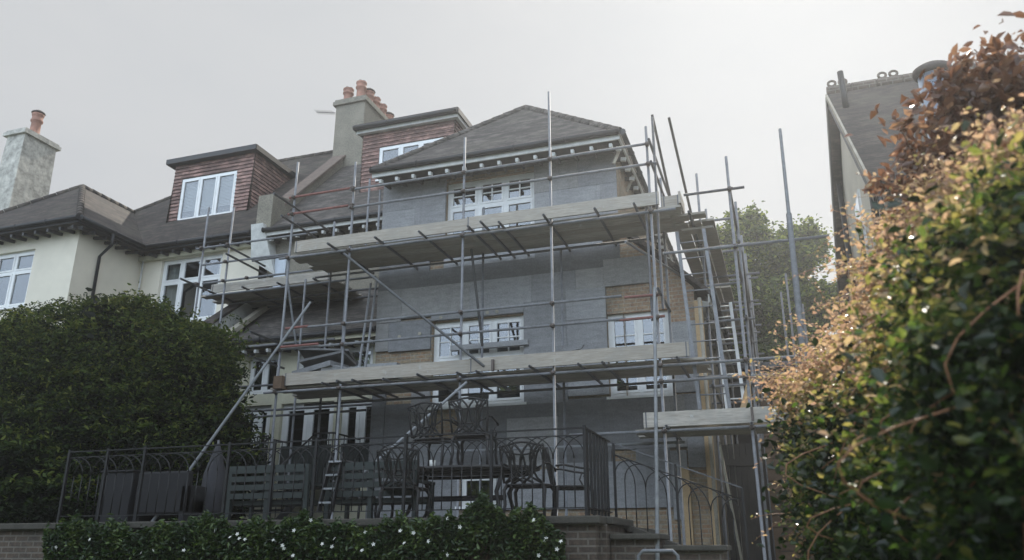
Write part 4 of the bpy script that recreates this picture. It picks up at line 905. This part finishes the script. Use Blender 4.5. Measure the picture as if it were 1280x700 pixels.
# ================================================================== PLANTS
def leaves(name, C, size, mat, parent=None, tint=None, up=.3, fold=.25, wid=.5, kind=None, org=None, droop=0.0):
    """C: (n,3) leaf positions; each leaf a folded kite of two halves with its own attitude"""
    n = len(C); sz = np.broadcast_to(size, (n,))[:, None]*RNG.uniform(.6, 1.25, (n, 1))
    d = RNG.normal(size=(n, 3)); d[:, 2] = d[:, 2]*.6-droop; d /= np.linalg.norm(d, axis=1)[:, None]
    nn = RNG.normal(size=(n, 3)); nn[:, 2] += up*3; s = np.cross(d, nn); s /= np.linalg.norm(s, axis=1)[:, None]+1e-9; nn = np.cross(s, d)
    V = np.empty((n, 6, 3)); hw = sz*wid*.5
    V[:, 0] = C-d*sz*.5; V[:, 3] = C+d*sz*.5-nn*sz*.1
    V[:, 1] = C-d*sz*.12+s*hw+nn*sz*fold*.5; V[:, 2] = C+d*sz*.22+s*hw*.75+nn*sz*fold*.35
    V[:, 5] = C-d*sz*.12-s*hw+nn*sz*fold*.5; V[:, 4] = C+d*sz*.22-s*hw*.75+nn*sz*fold*.35
    o3 = Vector((0, 0, 0)) if org is None else Vector(org)
    V = V.reshape(-1, 3)-np.array(o3)
    b = (np.arange(n)*6)[:, None]
    faces = np.concatenate([b+np.array([0, 1, 2, 3]), b+np.array([0, 3, 4, 5])], 1).reshape(-1)
    me = bpy.data.meshes.new(name); me.vertices.add(n*6); me.vertices.foreach_set('co', V.ravel())
    me.loops.add(n*8); me.loops.foreach_set('vertex_index', faces); me.polygons.add(n*2)
    me.polygons.foreach_set('loop_start', np.arange(n*2)*4); me.polygons.foreach_set('loop_total', np.full(n*2, 4))
    me.update(calc_edges=True)
    t = RNG.uniform(0, 1, n) if tint is None else np.clip(tint+RNG.normal(0, .12, n), 0, 1)
    at = me.attributes.new('tint', 'FLOAT', 'POINT'); at.data.foreach_set('value', np.repeat(t, 6).astype(np.float32))
    me.materials.append(mat); o = bpy.data.objects.new(name, me); link(o, parent); ORG[o.name] = o3
    if kind: o['kind'] = kind
    return o
OFF = [None]
def blob(n, c, r, shell=.35, ncl=None, cs=.12, flat=1.0):
    """leaf points in clusters through the outer part of an ellipsoid"""
    ncl = ncl or max(8, n//45); u = RNG.normal(size=(ncl, 3)); u /= np.linalg.norm(u, axis=1)[:, None]
    rad = 1-shell*RNG.random(ncl)**1.5; rad *= 1+.12*np.sin(u[:, 0]*7+c[0])*np.cos(u[:, 2]*6+c[1])
    cc = np.array(c)+u*rad[:, None]*np.array(r)
    k = RNG.integers(0, ncl, n); s = cs*RNG.uniform(.4, 1.5, ncl)[k][:, None]
    w = RNG.normal(size=(n, 3)); OFF[0] = w[:, 2]+RNG.normal(0, 1.1, ncl)[k]
    return cc[k]+w*s*np.array([1, 1, flat])
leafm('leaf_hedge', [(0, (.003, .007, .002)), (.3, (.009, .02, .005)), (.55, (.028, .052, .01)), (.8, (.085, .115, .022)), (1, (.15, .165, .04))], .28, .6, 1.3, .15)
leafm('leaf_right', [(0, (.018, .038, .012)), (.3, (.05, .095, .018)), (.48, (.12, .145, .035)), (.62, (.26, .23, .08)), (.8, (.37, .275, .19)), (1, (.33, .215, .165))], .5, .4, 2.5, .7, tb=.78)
leafm('leaf_copper', [(0, (.09, .045, .025)), (.5, (.17, .085, .06)), (1, (.3, .18, .12))], .42, .28, 1.8, .9, tb=.75)
leafm('leaf_ivy', [(0, (.01, .026, .01)), (.6, (.025, .055, .015)), (1, (.09, .13, .03))], .25, .3, 1.3, .6)
leafm('leaf_jasmine', [(0, (.012, .03, .01)), (.5, (.03, .065, .016)), (1, (.13, .19, .05))], .3, .4, 1.4, .5)
leafm('leaf_tree', [(0, (.016, .03, .008)), (.45, (.06, .1, .02)), (1, (.23, .27, .06))], .4, .5, 1.7, .3)
def branches(parent, base, tips, r0, r1, mat, name='branch', seg=6, wob=.08, org=None):
    m = MB()
    for t in tips:
        b = Vector(base) if not isinstance(base, list) else Vector(random.choice(base)); t = Vector(t); L = (t-b).length
        pts = [b.lerp(t, k/seg)+Vector((random.gauss(0, 1), random.gauss(0, 1), random.gauss(0, .5)))*wob*L*(0 < k < seg)*.5+Vector((0, 0, .12*L*math.sin(k/seg*3.14))) for k in range(seg+1)]
        m.path(pts, r0, 6, r2=r1)
    return m.build(name, M[mat], parent)
# big climber-clad hedge at left
HG = thing('hedge', 'huge dark green feathery hedge filling the left side of the terrace', 'hedge', (-13, 12.2, 1.93))
Lb = []; Lt = []; Li = []
for (px, py, Y, rx, ry, rz, n) in [(20, 470, 12.0, 1.8, 1.3, 1.7, 9000), (90, 440, 12.2, 1.5, 1.3, 1.55, 9000), (150, 470, 11.9, 1.5, 1.3, 2.0, 10000), (215, 470, 12.0, 1.3, 1.2, 1.65, 9000), (232, 525, 12.0, 1.0, 1.1, 1.4, 6500),
                                   (250, 575, 11.8, .8, 1.0, 1.0, 5000), (60, 580, 11.4, 2.0, 1.2, 1.3, 8000), (170, 590, 11.4, 1.7, 1.1, 1.2, 8000), (-60, 470, 12, 1.8, 1.3, 1.8, 6000), (235, 430, 12.2, .8, .8, .8, 3500), (20, 560, 12, 2.2, 1.4, 1.8, 9000), (110, 600, 11.9, 1.8, 1.2, 1.3, 8000), (215, 600, 12.1, 1.3, 1.1, 1.2, 7000), (120, 520, 11.6, 1.5, 1.0, 1.4, 8000), (0, 610, 10.2, 1.3, .9, 1.0, 7000), (60, 640, 9.9, .7, .6, .6, 4000), (262, 510, 11.8, .5, .6, .7, 2300), (40, 395, 12, .7, .7, .35, 1800), (150, 372, 12, .6, .7, .35, 1600), (190, 385, 12.2, .7, .6, .5, 1800), (245, 445, 12.1, .5, .6, .45, 1400)]:
    c = P(px, py+(34 if py < 560 else 8), Y); q0 = blob(n//7, c, (rx*.78, ry*.72, rz*.78), .6, cs=.16); Li.append(q0); q = blob(int(n*1.4), c, (rx, ry, rz), .3, ncl=int(n/42), cs=.15, flat=.42); Lb.append(q); Lt.append(np.clip(.12+.14*(q[:, 2]-2)+.22*(q[:, 2]-c.z)/rz+.17*OFF[0]+RNG.normal(0, .08, len(q)), 0, 1))  # tint lighter upward and on cluster tops, shaded gaps put into leaf colour
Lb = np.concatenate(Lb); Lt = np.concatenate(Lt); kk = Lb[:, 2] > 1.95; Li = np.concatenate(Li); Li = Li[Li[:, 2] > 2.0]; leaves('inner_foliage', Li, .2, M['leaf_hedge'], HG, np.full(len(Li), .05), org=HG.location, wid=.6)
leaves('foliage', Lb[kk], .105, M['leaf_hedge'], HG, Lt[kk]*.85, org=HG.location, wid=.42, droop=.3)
# feathery sprays on top
q = []
for k in range(420):
    px = random.uniform(0, 292); py = (398-20*math.sin(px/285*3.0) if px < 205 else 388+(px-205)*.62)+random.uniform(-4, 20); c = P(px, py, 12+random.uniform(-.6, .6)); d = Vector((random.gauss(0, 1), random.gauss(0, 1), abs(random.gauss(.5, .6)))).normalized()*.3
    for t in np.linspace(0, 1, 16): q.append(np.array(c+d*t-Vector((0, 0, .12*t*t)))+RNG.normal(size=3)*.025)
for k in range(650):
    px = random.uniform(0, 300); py = random.uniform(395, 600); c = P(px, py, 10.75+random.uniform(-.15, .5)+(.9 if px > 250 else 0)); d = Vector((random.gauss(.2, .8), random.gauss(-.4, .3), random.gauss(.1, .3))).normalized()*random.uniform(.25, .5)
    if c.z < 2.3: continue
    for t in np.linspace(0, 1, 12): q.append(np.array(c+d*t-Vector((0, 0, .28*t*t)))+RNG.normal(size=3)*.02)
leaves('sprays', np.array(q), .075, M['leaf_hedge'], HG, np.clip(RNG.normal(.6, .14, len(q)), 0, 1), org=HG.location, wid=.35)
branches(HG, [(-14, 12.2, 1.93), (-11.6, 12.2, 1.93), (-12.8, 12.3, 1.93)], [P(x, y, 12.2) for x, y in ((40, 420), (120, 400), (200, 420), (250, 470), (80, 480), (160, 460))], .06, .02, 'bark')
# climber wall at right, near the camera
HR = thing('hedge', 'tall sunlit copper and green climbing hedge along the right edge', 'hedge', (1.4, 4.5, 0))
Q = []; T = []; SZ = []; Qi = []
spec = [(1042, 508, 6.6, .38, .8, .32, 5000, .09, .62), (1078, 498, 6.2, .42, .9, .4, 7000, .1, .62), (1082, 605, 6.0, .45, .9, .75, 7000, .09, .2), (1132, 445, 5.6, .45, .8, .5, 6500, .1, .58), (1130, 560, 5.2, .5, .8, .6, 7000, .1, .3),
        (1100, 680, 5.4, .45, .8, .5, 4000, .1, .15), (1188, 400, 4.9, .4, .7, .5, 8000, .1, .5), (1190, 500, 4.4, .45, .7, .55, 6500, .1, .38), (1180, 640, 4.4, .45, .7, .45, 5000, .1, .12),
        (1238, 350, 4.2, .36, .6, .45, 7000, .1, .45), (1250, 420, 3.7, .42, .6, .55, 8500, .1, .3), (1250, 600, 3.6, .42, .6, .5, 5000, .1, .1), (1300, 290, 3.8, .34, .5, .36, 6000, .1, .4), (1330, 400, 3.2, .4, .5, .6, 6000, .1, .25), (1310, 560, 3.0, .4, .5, .6, 4500, .1, .12)]
edge = [(992, 488, 6.6), (1018, 468, 6.5), (1050, 455, 6.3), (1085, 442, 6.0), (1090, 400, 5.7), (1105, 360, 5.4), (1115, 320, 5.1), (1150, 290, 4.9), (1190, 265, 4.6), (1230, 235, 4.2), (1270, 200, 3.9), (1005, 560, 6.4), (1025, 620, 6.2), (1045, 670, 6.1), (1130, 380, 5.3), (1170, 330, 4.8)]
for (px, py, Y) in edge:
    for k in range(3): spec.append((px+random.gauss(8, 14), py+random.gauss(6, 12), Y+random.gauss(0, .15), random.uniform(.07, .2), .2, random.uniform(.06, .16), random.randint(250, 600), .05, .66 if py < 520 else .3))
for (px, py, Y, rx, ry, rz, n, cs, tm) in spec:
    c = P(px, py, Y); tm < .35 and Qi.append(blob(n//2, c, (rx*.85, ry*.85, rz*.85), .7, cs=.1)); n = int(n*(.75 if tm > .4 else 1)); q = blob(n, c, (rx, ry, rz), .4, ncl=n//30, cs=cs*.75, flat=.75); Q.append(q)
    T.append(np.clip(tm+.1*(tm > .3)+.3*(q[:, 2]-c.z)/rz-.16*(q[:, 0]-c.x)/rx+.12*OFF[0]-.1*np.abs(RNG.normal(size=len(q))), 0, 1)); SZ.append(np.full(len(q), .046))  # copper young growth, plus sunlit top and left flank put into the tint
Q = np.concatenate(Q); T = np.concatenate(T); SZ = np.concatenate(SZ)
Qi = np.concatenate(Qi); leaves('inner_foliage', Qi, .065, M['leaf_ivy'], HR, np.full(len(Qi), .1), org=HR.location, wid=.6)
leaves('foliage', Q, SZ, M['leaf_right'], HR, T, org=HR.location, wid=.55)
# trailing shoots with small copper leaves
q = []; sh = MB(); src = edge[:11]*2+edge[14:]*2+[(1015, 500, 6.4), (1060, 480, 6.0), (1120, 450, 5.4), (1180, 400, 4.7), (1080, 560, 5.8), (1160, 480, 5.0)]+edge
for k in range(900):
    (px, py, Y) = random.choice(src); c = P(px+random.gauss(8, 20), py+random.gauss(-4, 20), Y+random.gauss(0, .25))
    d = Vector((random.gauss(-.3, .6), random.gauss(-.1, .5), random.gauss(.2, .45))).normalized()*random.uniform(.18, .45); pts = [c+d*t+Vector((0, 0, -.12*t*t)) for t in np.linspace(0, 1, 6)]
    sh.path(pts, .0028, 4, r2=.0012)
    for t in np.linspace(.1, 1, 13): q.append(np.array(c+d*t+Vector((0, 0, -.12*t*t)))+RNG.normal(size=3)*.014)
for k in range(70):   # older bare stems hanging down the face of the hedge
    c = P(random.uniform(1080, 1290), random.uniform(330, 640), 1); px = random.uniform(1060, 1285); py = random.uniform(330, 620); Y = 6.1-(px-1040)/250*2.9
    p = P(px, py, max(2.6, Y-.55)); d = Vector((random.gauss(0, .35), random.gauss(0, .15), -random.uniform(.3, 1))).normalized()*random.uniform(.3, .9); b = Vector((random.gauss(0, .2), random.gauss(-.08, .05), 0))
    sh.path([p+d*t+b*math.sin(t*3.1) for t in np.linspace(0, 1, 8)], .005, 5, r2=.002)
sh.build('shoots', M['stem_red'], HR, kind='stuff'); leaves('young_leaves', np.array(q), .032, M['leaf_right'], HR, np.full(len(q), .82), org=HR.location, wid=.5)
branches(HR, [(.9, 6.2, 0), (1.2, 4.8, 0), (1.6, 3.6, 0)], [P(x, y, Y) for x, y, Y in ((1060, 480, 6.2), (1120, 420, 5.6), (1200, 380, 4.4), (1260, 300, 3.8), (1180, 520, 4.6), (1090, 560, 5.8), (1280, 420, 3.4))], .03, .008, 'twig')
# copper-leaved shrub top
HT = thing('shrub', 'copper-leaved shrub with large drooping leaves against the right-hand roof', 'shrub', (2.1, 5.2, 0))
Q = []; tips = []
for (px, py, Y, rx, ry, rz, n) in [(1265, 130, 4.9, .42, .5, .36, 900), (1215, 175, 5.0, .36, .4, .32, 700), (1255, 230, 4.8, .42, .4, .35, 1200), (1180, 215, 5.0, .22, .3, .22, 160), (1190, 260, 4.9, .34, .3, .26, 450), (1150, 300, 5.0, .2, .3, .2, 200), (1205, 140, 5, .3, .3, .25, 260), (1180, 110, 5.0, .1, .2, .1, 50), (1215, 120, 5.0, .2, .2, .14, 120), (1135, 158, 5.0, .14, .12, .07, 60), (1140, 225, 5.0, .2, .15, .13, 130), (1160, 190, 5, .16, .2, .12, 90), (1195, 95, 5, .14, .12, .08, 60), (1235, 90, 4.9, .2, .2, .12, 160), (1300, 190, 4.6, .4, .4, .5, 800)]:
    c = P(px, py, Y); Q.append(blob(n, c, (rx, ry, rz), .9, ncl=max(5, n//14), cs=.055)); tips.append(c)
leaves('foliage', np.concatenate(Q), .088, M['leaf_copper'], HT, None, org=HT.location, wid=.46, droop=.45, up=.2)
branches(HT, (2.2, 5.2, 0), tips+[P(1262, 95, 4.9), P(1218, 62, 5), P(1120, 150, 5), P(1098, 215, 5)], .02, .004, 'twig')
# jasmine over the retaining wall
for i, (x0, x1, top, n, lab) in enumerate([(55, 235, 656, 8500, 'sparse dark jasmine on the retaining wall at far left with few flowers'), (228, 402, 652, 11000, 'jasmine with white flowers in front of the wall below the left bench'),
                                        (396, 564, 656, 11000, 'jasmine with white flowers on the wall between bench and table'), (556, 705, 646, 10000, 'tallest flowering jasmine, peaking below the right end of the table')]):
    c = P((x0+x1)/2, 700, 8.7); J = thing('jasmine', lab, 'shrub', (c.x, 8.7, 0), 'flowering jasmine along the retaining wall')
    pts = []; fl = []
    for k in range(n):
        t = random.random(); px = x0+(x1-x0)*t; hump = math.sin(px*.045)*4+math.sin(px*.11+1)*3+math.sin(px*.31)*2.5
        if i == 3: hump += -18*math.exp(-((px-600)/22)**2)+30*max(0, (px-660)/60)**2
        pt = top+5+hump*1.5+(1-(1-abs(2*t-1))**.5)*4; py = pt+(abs(random.gauss(0, 26)) if random.random() < .85 else -abs(random.gauss(0, 5)))+random.random()*4; Y = 8.72+random.uniform(-.22, .12)
        pts.append(P(px, py, Y))
        if random.random() < (.0015 if i == 0 else (.0045 if math.sin(px*.09+i)+math.sin(px*.23) > .1 else .0015)): fl.append(P(px, py-1, Y-.12))
    pts = np.array([p for p in pts if p.z > .05]); leaves('foliage', pts, .072, M['leaf_jasmine'], J, np.clip(.45+.25*np.sin(pts[:, 0]*9)*np.sin(pts[:, 2]*8)+RNG.normal(0, .2, len(pts)), 0, 1), org=J.location, wid=.42)
    m = MB()
    for p in fl:
        a0 = random.random()*6; tl = Vector((random.gauss(0, .5), -1, random.gauss(.4, .4))).normalized(); s = tl.cross(Vector((0, 0, 1))).normalized(); u = s.cross(tl)
        for k in range(5):
            t = a0+k*1.2566; e = s*math.cos(t)+u*math.sin(t); g = s*math.cos(t+.5)+u*math.sin(t+.5); h = s*math.cos(t-.5)+u*math.sin(t-.5)
            m.quad(p, p+g*.014+tl*.004, p+e*.027+tl*.002, p+h*.014+tl*.004)
    if m.f: m.build('flowers', M['petal'], J, kind='stuff')
    branches(J, (c.x, 8.75, 0), [P(x0+(x1-x0)*t, top+14, 8.75) for t in (.15, .4, .65, .9)], .012, .004, 'twig', 'stem')
def tree(label, px, ptop, pbot, Y, wpx, n, name='tree', leaf=.16, nb=7, zb=0, col='leaf_tree', tn=.5):
    c = P(px, pbot, Y); top = P(px, ptop, Y); t = thing(name, label, 'tree', (c.x, Y, zb), 'trees beyond the side passage'); w = (P(px+wpx, pbot, Y)-P(px, pbot, Y)).length; H = top.z-c.z
    m = MB(); m.path([(c.x, Y, zb), (c.x+.1, Y, zb+H*.5), (c.x, Y+.1, c.z+H*.4), (c.x, Y, top.z-.5)], .22, 8, r2=.03); m.build('trunk', M['bark'], t)
    Q = []; tips = []
    for k in range(nb):
        f = (k+.5)/nb; z = c.z+H*f; r = w*(1.0-.5*f**2.2); a = k*2.4; cc = Vector((c.x+math.cos(a)*r*.45, Y+math.sin(a)*r*.45, z)); Q.append(blob(int(n*1.8)//nb, cc, (r*.66, r*.66, H/nb*1.0), .8, ncl=60, cs=.2, flat=.8)); tips.append(cc)
    leaves('crown', np.concatenate(Q), leaf, M[col], t, np.clip(tn-.05+RNG.normal(0, .28, sum(len(x) for x in Q)), 0, 1), org=t.location, wid=.6)
    branches(t, [(c.x, Y, c.z-.5), (c.x, Y, c.z+H*.4)], tips, .07, .015, 'bark', 'limb')
tree('tall pointed tree in the middle of the gap between the houses', 945, 278, 560, 26, 72, 24000, nb=9)
tree('broad tree right of the tall pointed one, next to the right-hand house', 1015, 290, 560, 27, 82, 30000, nb=9)
tree('lower pale tree seen through the side scaffold', 900, 375, 560, 30, 62, 14000, nb=6, tn=.7)
tree('dense low tree behind the outbuilding roof, between the two tall ones', 978, 370, 600, 24, 100, 20000, nb=5, tn=.3)

# unseen greenery added behind the camera to block low sky light; reflects in windows
pts = np.column_stack([RNG.uniform(-38, 34, 30000), RNG.uniform(-15, -11, 30000), RNG.uniform(0, 1, 30000)]); pts[:, 2] = pts[:, 2]**.8*(9.5+2.5*np.sin(pts[:, 0]*.45)+1.2*np.sin(pts[:, 0]*1.3+1))
leaves('sky_blocking_greenery', pts, .6, M['leaf_tree'], None, np.clip(.5+RNG.normal(0, .2, 30000), 0, 1), wid=.7, kind='stuff')
# ================================================================== AIR, LIGHT, CAMERA
m = MB(); m.box(-122, 122, -32, 162, -1.5, 18); hz = m.build('haze', M['paving']); tag(hz, kind='stuff')
mt, nt, o = nt_new('air'); v = nd(nt, 'ShaderNodeVolumePrincipled'); v.inputs['Color'].default_value = (.93, .96, 1, 1); v.inputs['Density'].default_value = .0022; v.inputs['Anisotropy'].default_value = .68
nt.links.new(v.outputs[0], o.inputs['Volume']); hz.data.materials.clear(); hz.data.materials.append(mt)
SUN_EL, SUN_AZ = 41.0, 5.0
w = bpy.data.worlds.new('World'); S.world = w; w.use_nodes = True; nt = w.node_tree
bg = nt.nodes['Background']; sk = nt.nodes.new('ShaderNodeTexSky'); sk.sky_type = 'NISHITA'; sk.sun_disc = False
sk.sun_elevation = math.radians(SUN_EL); sk.sun_rotation = math.radians(SUN_AZ); sk.air_density = 1.0; sk.dust_density = 2.0; sk.ozone_density = 1.0
# thin high cloud: a milky veil over the clear-sky colours
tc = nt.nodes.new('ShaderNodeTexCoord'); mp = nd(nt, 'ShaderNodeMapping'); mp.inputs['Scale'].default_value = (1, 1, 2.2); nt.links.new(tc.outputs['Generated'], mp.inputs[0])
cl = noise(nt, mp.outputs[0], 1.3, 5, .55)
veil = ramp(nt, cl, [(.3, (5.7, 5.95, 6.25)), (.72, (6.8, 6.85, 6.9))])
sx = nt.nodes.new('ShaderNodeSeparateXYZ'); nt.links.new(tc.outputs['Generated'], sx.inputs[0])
bk = mth(nt, 'MULTIPLY_ADD', mth(nt, 'MAXIMUM', mth(nt, 'MULTIPLY', sx.outputs[1], -1.0), 0.0), 2.9, 1.0)   # brightness added to the unseen sky behind the camera, to light the facade
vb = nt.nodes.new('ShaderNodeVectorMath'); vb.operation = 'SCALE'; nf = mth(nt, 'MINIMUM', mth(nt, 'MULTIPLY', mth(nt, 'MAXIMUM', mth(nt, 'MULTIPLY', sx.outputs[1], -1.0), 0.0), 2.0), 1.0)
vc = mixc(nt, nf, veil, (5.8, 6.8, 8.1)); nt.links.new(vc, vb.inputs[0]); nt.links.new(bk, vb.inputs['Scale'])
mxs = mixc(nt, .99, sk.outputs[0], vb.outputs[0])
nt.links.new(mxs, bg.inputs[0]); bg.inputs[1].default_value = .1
L = bpy.data.lights.new('sun', 'SUN'); L.energy = 5.0; L.angle = math.radians(.53); L.color = (1, .93, .82); lo = bpy.data.objects.new('sun', L); COL.objects.link(lo)
el, az = math.radians(SUN_EL), math.radians(SUN_AZ)
sd = Vector((math.sin(az)*math.cos(el), math.cos(az)*math.cos(el), math.sin(el))); lo.rotation_euler = sd.to_track_quat('Z', 'Y').to_euler(); lo.location = (0, 0, 40)
cd = bpy.data.cameras.new('camera'); cam = bpy.data.objects.new('camera', cd); COL.objects.link(cam); S.camera = cam
cd.sensor_width = 36; cd.lens = 36*F/1280; cd.clip_end = 1000; cd.clip_start = .05
cam.location = (0, 0, EYE); cam.rotation_euler = (math.pi/2+PIT, 0, YAW)
cd.dof.use_dof = True; cd.dof.focus_distance = 14.0; cd.dof.aperture_fstop = 1.8
S.view_settings.view_transform = 'Standard'; S.view_settings.look = 'None'; S.view_settings.gamma = 1; S.view_settings.exposure = 0
S.cycles.max_bounces = 6; S.cycles.volume_bounces = 0; S.cycles.transparent_max_bounces = 16
